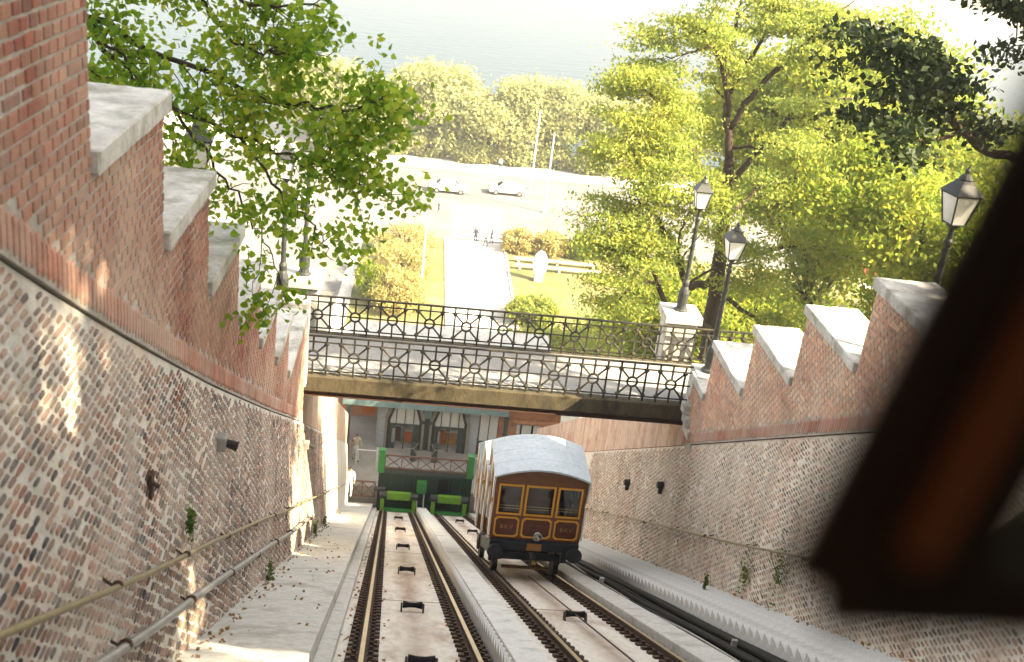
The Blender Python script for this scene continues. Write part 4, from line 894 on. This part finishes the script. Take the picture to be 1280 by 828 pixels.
# masts, oval stone, benches
for (x, y, h, lab) in ((13.6, 125.8, 9.0, 'tall white mast on the riverside road, the nearer to the parked cars'), (14.4, 116.5, 8.6, 'slim white mast at the road edge behind the hedge'), (1.3, 88, 6.0, 'slim pale mast rising from the flower bed')):
    t = thing('street_mast', lab, 'mast', (x, y, STREET)); MB().lathe([(.18, 0), (.18, .3), (.11, .4), (.07, h)], (x, y, STREET), 10).build('pole', 'trim', t); MB().lathe([(.10, 0), (.14, .1), (.05, .3)], (x, y, STREET+h-.02), 10).build('lamp_head', 'trim', t)
t = thing('oval_stone', 'upright white oval stone on a low base standing on the lawn', 'sculpture', (11.9, 94, STREET))
ov = [(.66*math.cos(a), 1.2*math.sin(a)+1.6) for a in np.linspace(0, 2*math.pi, 25)[:-1]]
MB().prism([(11.9+p, STREET+.1+q) for p, q in ov], 'y', 93.75, 94.2).build('oval', 'trim', t, bevel=.06); MB().box(11.5, 12.3, 93.6, 94.4, STREET+.0, STREET+.55).build('base', 'cap', t)
for k, y in enumerate((96.5, 98.5)):
    t = thing('park_bench', ('long pale bench just behind the oval stone on the lawn', 'long pale bench nearer the hedge on the lawn')[k], 'bench', (13, y, STREET), 'benches on the lawn'); MB().box(10, 18, y, y+.5, STREET+.42, STREET+.5).build('seat', 'cap', t)
    for x in (10.3, 14, 17.5): MB().box(x, x+.2, y+.05, y+.45, STREET+.05, STREET+.42).build('leg', 'cap', t)
# ------------------------------------------------------------------ trees and plants
def leaves(name, cen, size, m, parent, elong=1.5, up=.3, rng=RNG, broad=False):
    n = len(cen); cen = np.asarray(cen)
    d = rng.normal(size=(n, 3)); d /= np.linalg.norm(d, axis=1)[:, None]
    nn = rng.normal(size=(n, 3)); nn[:, 2] += up*2; u = np.cross(nn, d); u /= np.linalg.norm(u, axis=1)[:, None]+1e-9
    wv = np.cross(d, u)
    sz = size*rng.uniform(.65, 1.3, n)[:, None]
    a = cen-d*sz*elong*.5; c = cen+d*sz*elong*.5; mid = cen+wv*sz*.12
    b1 = mid+u*sz*.45-d*sz*.12; b2 = mid-u*sz*.45-d*sz*.12
    if broad:      # heart-shaped blade, six points, folded along the midrib
        t1 = mid+u*sz*.30+d*sz*.28; t2 = mid-u*sz*.30+d*sz*.28; a = cen-d*sz*elong*.36
        b1 = mid+u*sz*.50-d*sz*.16; b2 = mid-u*sz*.50-d*sz*.16
        v = np.empty((n*6, 3))
        for q_, arr in enumerate((a, b1, t1, c, t2, b2)): v[q_::6] = arr
        me = bpy.data.meshes.new(name); me.vertices.add(n*6); me.vertices.foreach_set('co', v.ravel())
        idx = np.arange(n)[:, None]*6; tri = np.concatenate([idx+np.array(k_) for k_ in ([0, 1, 2], [0, 2, 3], [0, 3, 4], [0, 4, 5])], 1).ravel()
        me.loops.add(n*12); me.loops.foreach_set('vertex_index', tri.astype(np.int32)); me.polygons.add(n*4)
        me.polygons.foreach_set('loop_start', np.arange(0, n*12, 3, dtype=np.int32)); me.polygons.foreach_set('loop_total', np.full(n*4, 3, dtype=np.int32))
        me.materials.append(M[m]); me.update(calc_edges=True)
        return link(name, me, parent)
    v = np.empty((n*4, 3)); v[0::4] = a; v[1::4] = b1; v[2::4] = c; v[3::4] = b2
    me = bpy.data.meshes.new(name); me.vertices.add(n*4); me.vertices.foreach_set('co', v.ravel())
    idx = np.arange(n)[:, None]*4; tri = np.concatenate([idx+np.array([0, 1, 2]), idx+np.array([0, 2, 3])], 1).ravel()
    me.loops.add(n*6); me.loops.foreach_set('vertex_index', tri.astype(np.int32)); me.polygons.add(n*2)
    me.polygons.foreach_set('loop_start', np.arange(0, n*6, 3, dtype=np.int32)); me.polygons.foreach_set('loop_total', np.full(n*2, 3, dtype=np.int32))
    me.materials.append(M[m]); me.update(calc_edges=True)
    return link(name, me, parent)
def curve(pts, n=8, wob=.0):
    """smooth polyline through pts (Catmull-Rom) with a little wobble"""
    P = [np.array(p, float) for p in pts]; P = [2*P[0]-P[1]]+P+[2*P[-1]-P[-2]]; out = []
    for i in range(1, len(P)-2):
        for t in np.linspace(0, 1, n, endpoint=False):
            q = .5*((2*P[i])+(-P[i-1]+P[i+1])*t+(2*P[i-1]-5*P[i]+4*P[i+1]-P[i+2])*t*t+(-P[i-1]+3*P[i]-3*P[i+1]+P[i+2])*t**3)
            out.append(q+RNG.normal(size=3)*wob)
    out.append(P[-2]); return out
def grow(limbs, wood, cl, rng, twigs=5, tl=1.4, droop=0.0, start=.35, spray=(.5, .5, .16), per=60, sub=3):
    """limbs: (points, r0, r1). Adds tubes to wood, and leaf centres to cl around twigs along each limb"""
    for lb in limbs:
        pts, r0, r1 = lb[:3]; dens = lb[3] if len(lb) > 3 else 1.0
        cp = curve(pts, 7, .03); n = len(cp); wood.tube(cp, [r0+(r1-r0)*k/(n-1) for k in range(n)], 7)
        if twigs*dens <= 0: continue
        L = sum(np.linalg.norm(cp[i+1]-cp[i]) for i in range(n-1))
        for k in range(int((twigs*L/2+2)*dens)):
            i = int(rng.uniform(start, 1)*(n-1)); base = cp[i]; tan = cp[min(i+1, n-1)]-cp[max(i-1, 0)]; tan /= np.linalg.norm(tan)+1e-9
            d = rng.normal(size=3); d -= d.dot(tan)*tan*.6; d /= np.linalg.norm(d); d = d*.9+tan*.7+np.array([0, 0, .15-droop]); d /= np.linalg.norm(d)
            ln = tl*rng.uniform(.5, 1.2); q = [base, base+d*ln*.5+rng.normal(size=3)*.08, base+d*ln+np.array([0, 0, -droop*.3*ln])]
            rr = max(.008, (r0+(r1-r0)*i/(n-1))*.35); wood.tube(curve(q, 3), [rr*(1-.14*j) for j in range(7)], 5, caps=False)
            for j in range(sub):
                t = rng.uniform(.45, 1.05); c = base+(q[2]-base)*t+rng.normal(size=3)*np.array([.3, .3, .2])*tl*.35
                cl.append(c+rng.normal(size=(per, 3))*np.array(spray))
def tree(name, label, cat, base, limbs, leafm, barkm, size, seed, group=None, elong=1.5, broad=False, **kw):
    rng = np.random.default_rng(seed); t = thing(name, label, cat, base, group)
    wood = MB(); cl = []; grow(limbs, wood, cl, rng, **kw)
    wood.build('trunk', barkm, t, smooth=True); leaves('crown', np.concatenate(cl), size, leafm, t, elong=elong, rng=rng, broad=broad); return t
def auto_limbs(base, h, r, rng, n=9, squash=.8, tr=.22):
    b = np.array(base, float); top = b+np.array([0, 0, h*.55])
    L = [([tuple(b-np.array([0, 0, .5])), tuple(b+np.array([rng.normal()*.2, rng.normal()*.2, h*.3])), tuple(top)], tr, tr*.55)]
    for k in range(n):
        a = 2*math.pi*(k+rng.uniform(0, .6))/n; e = rng.uniform(-.05, 1.0); s = b+np.array([0, 0, h*rng.uniform(.28, .55)])
        rr = r*rng.uniform(.7, 1.0)*math.cos(e*.9); tip = b+np.array([rr*math.cos(a), rr*math.sin(a), h*(.52+.46*math.sin(e*1.4)*squash)])
        mid = (s+tip)/2+np.array([0, 0, .12*h*rng.uniform(.2, 1)])
        L.append(([tuple(s), tuple(mid), tuple(tip)], tr*.45, .03))
    return L
# feathery tree beyond the bridge, limbs as they spread in the photograph
T1 = [([(12.3, 40, -21), (12.1, 40, -14.5), (11.95, 40, -11.9), (11.8, 40, -10.4), (11.6, 40, -8.7)], .34, .20, 0),
      ([(11.6, 40, -8.7), (11.2, 40.3, -6.7), (11.0, 40.6, -4.9), (11.2, 41, -3.0)], .17, .05),
      ([(11.3, 40.2, -7.2), (10.7, 39.6, -5.6), (9.8, 39, -4.4), (9.2, 38.5, -3.6)], .11, .03),
      ([(11.4, 40.1, -7.6), (12.4, 40, -5.6), (13.6, 39.6, -4.6), (15.6, 39, -4.4)], .13, .03),
      ([(11.7, 40, -9.8), (12.9, 40.4, -8.2), (14.4, 41, -6.6), (16.4, 41.4, -6.2)], .14, .03),
      ([(12.0, 40, -13.5), (10.6, 38.7, -13.4), (9.8, 38, -12.0), (8.8, 37.6, -10.7), (8.1, 37.3, -10.1), (7.5, 37.2, -9.8)], .16, .03),
      ([(8.6, 37.7, -10.9), (8.0, 37.5, -9.4), (7.4, 37, -8.2)], .07, .02),
      ([(11.8, 40, -10.8), (10.4, 39.4, -9.0), (9.0, 39, -7.4), (7.6, 38.6, -6.2)], .13, .03),
      ([(12.2, 40, -15.5), (9.9, 37.4, -14.2), (8.7, 37, -12.3), (8.0, 36.8, -11.8), (7.4, 36.6, -11.5), (7.0, 36.5, -11.6)], .14, .025),
      ([(9.0, 37, -12.8), (8.2, 36.8, -12.9), (7.5, 36.6, -13.6)], .07, .02),
      ([(12.0, 40, -12.6), (13.6, 39.5, -12.0), (15.0, 39, -11.4), (16.8, 38.6, -11.8)], .13, .03),
      ([(12.1, 40, -14.0), (13.5, 38.5, -14.5), (14.8, 37.5, -15.0)], .11, .03),
      ([(13.0, 40, -5.2), (14.2, 40.5, -3.6), (15.4, 41, -2.6)], .08, .02), ([(11.2, 40.3, -6.4), (12.4, 41, -4.0), (13.0, 41.5, -2.4)], .09, .02),
      ([(14.2, 40.9, -6.8), (15.6, 41.5, -7.8), (17.2, 42, -8.2)], .08, .02), ([(11.9, 40, -11.2), (13.6, 41.5, -10.0), (15.8, 42.5, -9.6)], .10, .02),
      ([(9.2, 39, -7.6), (7.8, 38.4, -7.7), (6.7, 38, -8.3)], .06, .02), ([(8.9, 38.9, -7.2), (7.6, 38.5, -6.2), (6.9, 38.2, -5.4)], .06, .02), ([(9.8, 38, -12.0), (9.6, 37.2, -10.6), (9.9, 36.6, -9.6)], .05, .02), ([(10.4, 38.6, -13.4), (11.2, 37.4, -12.2), (12.2, 36.8, -11.6)], .06, .02), ([(11.5, 40.1, -8.4), (12.8, 39, -7.8), (13.8, 38, -7.8)], .07, .02),
      ([(10.4, 39.4, -9.0), (9.2, 38.2, -8.6), (8.2, 37.6, -8.0)], .07, .02), ([(9.9, 39, -4.6), (8.9, 38.8, -5.0), (8.0, 38.6, -5.2)], .05, .02)]
tree('feathery_tree', 'tall feathery yellow-green tree with dark forking trunk behind the two bridge lamps', 'tree', (12.3, 40, -19.5), T1, 'leaf_loc', 'bark', .085, 11, twigs=4.4, tl=1.5, per=110, spray=(.44, .44, .08), sub=3, start=.35, elong=1.9)
rg = np.random.default_rng(5)
def auto(name, label, base, h, r, leafm, size, seed, n=9, per=60, tl=1.5, spray=(.55, .55, .3), twigs=4, sub=3, barkm='bark', group=None, tr=.22, cat='tree'):
    return tree(name, label, cat, base, auto_limbs(base, h, r, np.random.default_rng(seed), n, tr=tr), leafm, barkm, size, seed, group, twigs=twigs, tl=tl, per=per, spray=spray, sub=sub)
auto('park_tree', 'tall bright green tree with slim dark trunk behind the wall copings', (20.5, 52, -26), 23, 7.5, 'leaf_mid', .19, 21, n=13, per=60, tl=2.2, spray=(.8, .8, .35), sub=4)
auto('park_tree', 'bushy yellow-green tree further down beside the slim dark trunked one', (28.0, 58, -29), 23, 7.5, 'leaf_mid', .19, 22, n=12, per=55, tl=2.2, spray=(.8, .8, .35), sub=4)
auto('park_tree', 'low dark green tree behind the highest visible coping', (17.5, 35, -17.5), 11, 4.2, 'leaf_mid', .14, 23, n=11, per=55, tl=1.5, spray=(.5, .5, .25), sub=4)
auto('autumn_tree', 'glowing yellow tree far beyond the dark overhanging branches', (48, 84, -33.5), 17, 7.0, 'leaf_aut', .26, 24, n=11, per=50, tl=2.5, spray=(.9, .9, .5), sub=3)
for k, (x, y, h) in enumerate(((14.6, 47.5, 9), (15.2, 53, 9.5))): auto('hillside_tree', ('round tree on the slope behind the feathery tree trunk', 'round tree lowest on the slope next to the station')[k], (x, y, ground_z(x, y)), h, 4.4, 'leaf_mid', .17, 71+k, n=12, per=55, tl=1.6, spray=(.6, .6, .4), sub=4)
# dark tree at the upper right, near the wall
T3 = [([(15.0, 20.5, -9.5), (14.6, 20.8, -6), (14.2, 21, -3), (14.2, 21, 1)], .30, .18),
      ([(14.2, 21, -4.2), (12.6, 21.8, -4.2), (11.2, 22, -3.8), (10.4, 22, -3.0), (9.6, 22, -2.9)], .13, .03),
      ([(10.6, 22, -3.1), (9.5, 21.8, -2.3), (8.5, 21.6, -2.2)], .05, .012),
      ([(11.2, 22, -3.75), (10.0, 21.6, -3.9), (8.9, 21.4, -3.6)], .05, .012),
      ([(14.2, 21, -2.4), (12.6, 21.6, -1.9), (11.2, 22, -1.2), (10.2, 22, -.8)], .10, .02),
      ([(14.2, 21, -.5), (12.5, 20, .8), (11, 19, 1.2)], .10, .02), ([(14.2, 21, .5), (15.5, 19, 2.5), (16.5, 18, 3.5)], .1, .02),
      ([(14.3, 21, -2), (16, 21.5, -1), (17.6, 22, -.2)], .1, .02), ([(14.2, 21, 1), (13.5, 22.5, 3), (13.2, 23.5, 4)], .1, .02)]
tree('overhanging_tree', 'near tree, leaves coloured dark for its shade, reaching black branches over the copings from the hillside', 'tree', (15, 20.5, -9), T3, 'leaf_dark', 'bark', .115, 31, twigs=5.5, tl=1.0, per=30, spray=(.24, .24, .10), sub=4, start=.3)
# near tree on the left with hanging sprays of broad leaves
TL = [([(-7.6, 15.2, -9), (-7.4, 15.2, -4.5), (-7.3, 15.1, -1.5), (-7.0, 15, 1.5)], .22, .10),
      ([(-7.3, 15.1, -2.2), (-5, 14.6, -1.2), (-3.4, 14.2, -1.4), (-2.2, 14, -1.75), (-1.3, 13.8, -1.7)], .06, .010),
      ([(-7.3, 15.1, -3.2), (-5, 14.8, -2.2), (-3.5, 14.4, -2.5), (-1.9, 14, -2.9), (-.9, 13.8, -2.9), (-.4, 13.7, -2.65)], .055, .008),
      ([(-4.2, 14.6, -2.5), (-3, 14.2, -3.2), (-1.9, 14, -3.5), (-1.0, 13.8, -3.75), (-.35, 13.6, -3.9)], .035, .006, .7),
      ([(-3.2, 14.2, -3.1), (-2.5, 14, -3.9), (-1.95, 13.9, -4.6), (-1.6, 13.8, -5.4)], .025, .005, .45),
      ([(-2.4, 14.1, -3.3), (-1.7, 13.9, -4.0), (-1.2, 13.8, -4.5), (-.95, 13.7, -4.85)], .022, .005, .4),
      ([(-4.6, 14.7, -2.0), (-3.8, 14.3, -2.6), (-3.2, 14.1, -3.5), (-2.8, 14, -4.2)], .03, .006, .5),
      ([(-6, 14.8, -1.8), (-4.4, 14.2, -1.2), (-3.2, 14, -.9), (-2.0, 13.8, -1.1)], .04, .008),
      ([(-3, 14.2, -1.5), (-2.4, 14, -2.2), (-1.7, 13.9, -2.3), (-1.1, 13.8, -2.2)], .025, .006),
      ([(-6.4, 15, -2.4), (-5.2, 14.9, -2.6), (-4.2, 14.8, -3.0), (-3.5, 14.7, -3.3)], .04, .008)]
tree('hanging_tree', 'leafy bright green tree hanging broad leaves over the left copings', 'tree', (-7.6, 15.2, -8.6), TL, 'leaf_near', 'bark', .092, 41, twigs=12, tl=.65, droop=.35, per=10, spray=(.13, .13, .13), sub=5, start=.25, elong=1.15, broad=True)
# unseen trees added to shade the trench, standing on the hillside above the right wall
for k, (x, y, h, r, sd) in enumerate(((13.4, -6.4, 17, 5.4, 51), (13.2, 5.6, 15, 4.8, 52), (13.8, 10.0, 14, 4.4, 53))):
    auto('hillside_tree', ('dense unseen shade tree on the slope highest above the wall', 'dense unseen shade tree on the slope behind the window sash', 'dense unseen shade tree on the slope next to the overhanging dark tree')[k], (x, y, ground_z(x, y)), h, r, 'leaf_dark', .36, sd, n=14, per=60, tl=2.0, spray=(.7, .7, .5), sub=4, tr=.3, group='trees shading the tracks')
auto('hillside_tree', 'small dense unseen tree added for shade between the two high ones above the wall', (13.2, -1.4, ground_z(13.2, -1.4)), 4.9, 2.6, 'leaf_dark', .26, 57, n=11, per=60, tl=1.2, spray=(.5, .5, .4), sub=4, group='trees shading the tracks')  # unseen tree added to block low sun and trim the wall's sun patch
# riverside trees
RIV = [(-5.5, 139, 7, 5.0), (1.5, 141, 9.6, 6.0), (8.6, 139, 6.8, 5.0), (16, 141, 9.6, 6.0), (25, 140, 8.3, 6), (34, 141, 9, 6), (-14, 141, 9, 6), (45, 141, 10, 6.5), (58, 142, 10, 7), (72, 141, 10, 7)]
labs = ['low pale tree at the river edge behind the road bend', 'tallest rounded tree standing against the river', 'rounded pale tree between the tallest one and the masts', 'rounded tree against the river behind the taller white mast', 'rounded riverside tree behind the second white mast', 'riverside tree seen past the edge of the feathery tree', 'riverside tree behind the hanging leaves', 'riverside tree hidden behind the feathery tree', 'riverside tree beyond the park trees', 'riverside tree far along the bank']
for k, (x, y, h, r) in enumerate(RIV):
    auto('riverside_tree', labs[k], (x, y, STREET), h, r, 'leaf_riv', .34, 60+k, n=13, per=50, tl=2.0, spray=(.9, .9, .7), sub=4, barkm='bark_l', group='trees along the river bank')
UNDER = True
def bush(name, label, c, r, h, leafm, size, n, seed, group=None, cat='bush'):
    rng = np.random.default_rng(seed); t = thing(name, label, cat, (c[0], c[1], c[2]), group); wood = MB(); pts = []
    for k in range(10):
        a = rng.uniform(0, 6.28); q = rng.uniform(.2, .9); tip = np.array([c[0]+r[0]*q*math.cos(a), c[1]+r[1]*q*math.sin(a), c[2]+h*rng.uniform(.5, .95)])
        wood.tube(curve([(c[0]+.3*q*r[0]*math.cos(a), c[1]+.3*q*r[1]*math.sin(a), c[2]-.1), (np.array(c)+tip)/2+[0, 0, .2], tip], 4), [.04]*8+[.015], 5)
    nc = max(14, n//60)
    for k in range(nc):
        d = rng.normal(size=3); d /= np.linalg.norm(d); q = rng.uniform(.55, 1)**.5
        cc = np.array([c[0]+d[0]*r[0]*q*.85, c[1]+d[1]*r[1]*q*.85, c[2]+h*(.42+.46*d[2]*q)]); pts.append(cc+rng.normal(size=(60, 3))*np.array([r[0], r[1], h*.6])*.13)
    P = np.concatenate(pts); P[:, 2] = np.maximum(P[:, 2], c[2]+.02)
    wood.build('stems', 'bark', t); leaves('foliage', P, size, leafm, t, rng=rng)
for (c, r, h, lm, lab, n) in (((-.6, 84.5, STREET), (2.6, 3.0), 3.4, 'leaf_aut', 'rounded orange-tinged bush at the near end of the flower bed', 5000), ((-2.9, 86.5, STREET), (1.3, 2.2), 3.2, 'leaf_mid', 'small dark green bush at the corner of the flower bed', 2600), ((-.4, 91, STREET), (3.0, 3.2), 3.6, 'leaf_aut', 'pale bush in the middle of the flower bed', 5000), ((-.2, 97.5, STREET), (3.0, 3.4), 3.2, 'leaf_aut', 'pale bush at the road end of the flower bed', 4500)):
    bush('garden_bush', lab, c, r, h, lm, .17, n, int(c[1]*10), 'bushes in the flower bed')
for k in range(4): bush('hedge_bush', ('orange-tinged hedge bush nearest the crossing', 'hedge bush behind the oval stone', 'green hedge bush in the middle of the lawn edge', 'hedge bush running under the feathery tree')[k], (10.6+3.1*k, 102, STREET), (2.0, 1.7), 2.5, 'leaf_aut' if k < 2 else 'leaf_mid', .17, 3600, 90+k, 'hedge along the lawn')
for k in range(9): bush('riverside_bush', 'pale low bush under the riverside trees behind the road', (-9+5.2*k, 136+.5*(k % 3), STREET), (3.2, 1.8), 3.4, 'leaf_riv', .26, 3200, 220+k, 'bushes under the riverside trees')
SH = [(9.2, 70, 4.2, 5.0), (13, 72, 4.0, 5.0), (10.5, 84, 2.2, 2.2), (17, 76, 4.5, 5.5), (23, 78, 5, 6)]
for k, (x, y, r, h) in enumerate(SH): bush('park_shrub', ('bright shrub at the plaza edge behind the far railing', 'tall bright shrub below the feathery tree', 'low pale shrub in front of the oval stone', 'spreading shrub under the feathery tree', 'large shrub beyond the feathery tree')[k], (x, y, STREET), (r, r), h, 'leaf_loc', .20, 6000, 120+k, 'shrubs at the foot of the slope')
HB = [(10.5, 33, 1.8, 2.6), (13.5, 31, 2.2, 3.0), (9.8, 37, 1.7, 3.2), (16.5, 29, 2.4, 3.4), (11.2, 45, 2.4, 4.0), (14.5, 46, 2.8, 4.5), (19, 42, 3.0, 4.6), (11.5, 24, 1.3, 1.8), (12.6, 19.5, 1.6, 2.2), (12, 27.5, 1.3, 2.0), (15, 57, 3.5, 6)]
for k, (x, y, r, h) in enumerate(HB):
    bush('hillside_shrub', 'leafy green shrub on the slope behind the copings and bridge pedestal', (x, y, ground_z(x, y)), (r, r), h, 'leaf_mid' if k % 3 else 'leaf_loc', .13, 3800, 150+k, 'shrubs on the slope behind the right wall')
for k, (x, y, r, h) in enumerate(((-5.6, 19.5, 1.2, 1.4), (-6.2, 23.5, 1.3, 1.5), (-8, 28, 2, 2.2))):
    bush('hillside_shrub', 'leafy shrub on the slope behind the left copings', (x, y, ground_z(x, y)), (r, r), h, 'leaf_aut' if k < 2 else 'leaf_mid', .12, 2200, 180+k, 'shrubs behind the left wall')
# weeds and dead leaves
for k, (x, y, d, s, lab) in enumerate(((-2.14, 10.4, 1.8, .22, 'weed rooted in the wall above the ochre handrail'), (-2.0, 16.5, .30, .40, 'green weed tuft at the foot of the wall on the ramp'), (7.2, 18.0, .8, .6, 'tall weed against the wall above the side stairs'), (7.2, 16.4, .95, .7, 'tall weed against the wall next to another weed'), (6.9, 19.2, .42, .2, 'low weed growing on the side stairs'), (-2.0, 27.0, .4, .3, 'dark weed tuft low on the wall far down the ramp'), (-2.0, 31.0, .4, .35, 'weed tuft at the foot of the wall near the station'))):
    z = ZT(y)+d; t = thing('weed', lab, 'weed', (x, y, z)); rng = np.random.default_rng(200+k); b = MB()
    for j in range(6):
        q = rng.normal(size=3)*.3*s; b.tube([(x, y, z-.15*s), (x+q[0]*.4+(.08 if x < 0 else -.08), y+q[1], z+s*.6*rng.uniform(.6, 1.2))], [.006, .003], 4)
    b.build('stem', 'weed', t); leaves('leaf_tuft', np.array([x+(.06 if x < 0 else -.06), y, z+.2*s])+rng.normal(size=(120, 3))*np.array([.06, .10, .35])*s*1.3, .045, 'weed', t, rng=rng)['kind'] = 'stuff'
rng = np.random.default_rng(300); P = []
for k in range(260):
    y = 6+36*rng.uniform()**1.6; P.append((-1.97+abs(rng.normal())*.13, y, ZT(y)+.265))
for k in range(160):
    y = 6+36*rng.uniform()**1.6; P.append((7.12-abs(rng.normal())*.12, y, ZT(y)+.36))
for k in range(420):
    y = 6+30*rng.uniform()**1.5; P.append((random.choice((-.45, -.38, 1.5, 2.2, 4.35, .1, 1.2))+rng.normal()*.05, y, ZT(y)-.13))
for k in range(60):
    y = 6+20*rng.uniform(); P.append((rng.uniform(-1.8, -.8), y, ZT(y)+.262))
lv = leaves('fallen_leaves', np.array(P), .055, 'dead', None, elong=1.2, up=3, rng=rng); tag(lv, 'brown fallen leaves and grit lying along the wall foot and rails', 'leaves', None, 'stuff')
# ------------------------------------------------------------------ open window sash of the car the camera rides in
sh = thing('window_sash', 'varnished wooden window sash of the near car, cabin shade in its dark colour, out of focus', 'window sash', (.45, .8, -.4))
KS = .40
def bar(name, p0, p1, w_, t_, m):
    p0 = (Vector(p0)+Vector((.019, 0, 0)))*KS; p1 = (Vector(p1)+Vector((.024, 0, 0)))*KS; w_ *= KS; t_ *= KS
    p0, p1 = Vector(p0), Vector(p1); d = (p1-p0).normalized(); s_ = d.cross(Vector((0, 1, 0))).normalized(); n_ = Vector((0, 1, 0))
    c = [p0-s_*w_/2, p0+s_*w_/2, p1+s_*w_/2, p1-s_*w_/2]; b = MB(); b.add([v-n_*t_/2 for v in c]+[v+n_*t_/2 for v in c], [(0, 3, 2, 1), (4, 5, 6, 7), (0, 1, 5, 4), (1, 2, 6, 5), (2, 3, 7, 6), (3, 0, 4, 7)]); return b.build(name, m, sh, bevel=.004)
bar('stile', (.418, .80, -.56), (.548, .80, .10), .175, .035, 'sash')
bar('stile_highlight', (.432, .775, -.50), (.556, .775, .10), .036, .02, 'sash_highlight')  # thin bar added as the reddish highlight stripe along the stile
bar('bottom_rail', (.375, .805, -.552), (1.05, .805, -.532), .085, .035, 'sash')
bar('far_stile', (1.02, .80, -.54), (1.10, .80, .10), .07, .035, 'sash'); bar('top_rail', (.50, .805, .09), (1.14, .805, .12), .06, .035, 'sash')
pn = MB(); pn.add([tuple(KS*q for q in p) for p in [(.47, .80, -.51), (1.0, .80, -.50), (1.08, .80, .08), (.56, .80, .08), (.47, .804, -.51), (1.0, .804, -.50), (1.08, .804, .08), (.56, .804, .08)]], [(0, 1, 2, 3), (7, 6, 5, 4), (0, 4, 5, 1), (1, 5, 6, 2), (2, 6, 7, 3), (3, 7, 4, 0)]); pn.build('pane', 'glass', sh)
# ------------------------------------------------------------------ haze over the valley
hm = bpy.data.materials.new('haze'); hm.use_nodes = True; hn = hm.node_tree.nodes; hn.clear()
ho = hn.new('ShaderNodeOutputMaterial'); hv = hn.new('ShaderNodeVolumePrincipled'); hv.inputs['Color'].default_value = (.95, .95, .93, 1); hv.inputs['Density'].default_value = .0008; hv.inputs['Anisotropy'].default_value = .3
hm.node_tree.links.new(hv.outputs[0], ho.inputs['Volume']); M['haze'] = hm
HAZE = True
if HAZE: MB().box(-2600, 2600, -700, 3100, -43, 22).build('haze', 'haze', kind='stuff')
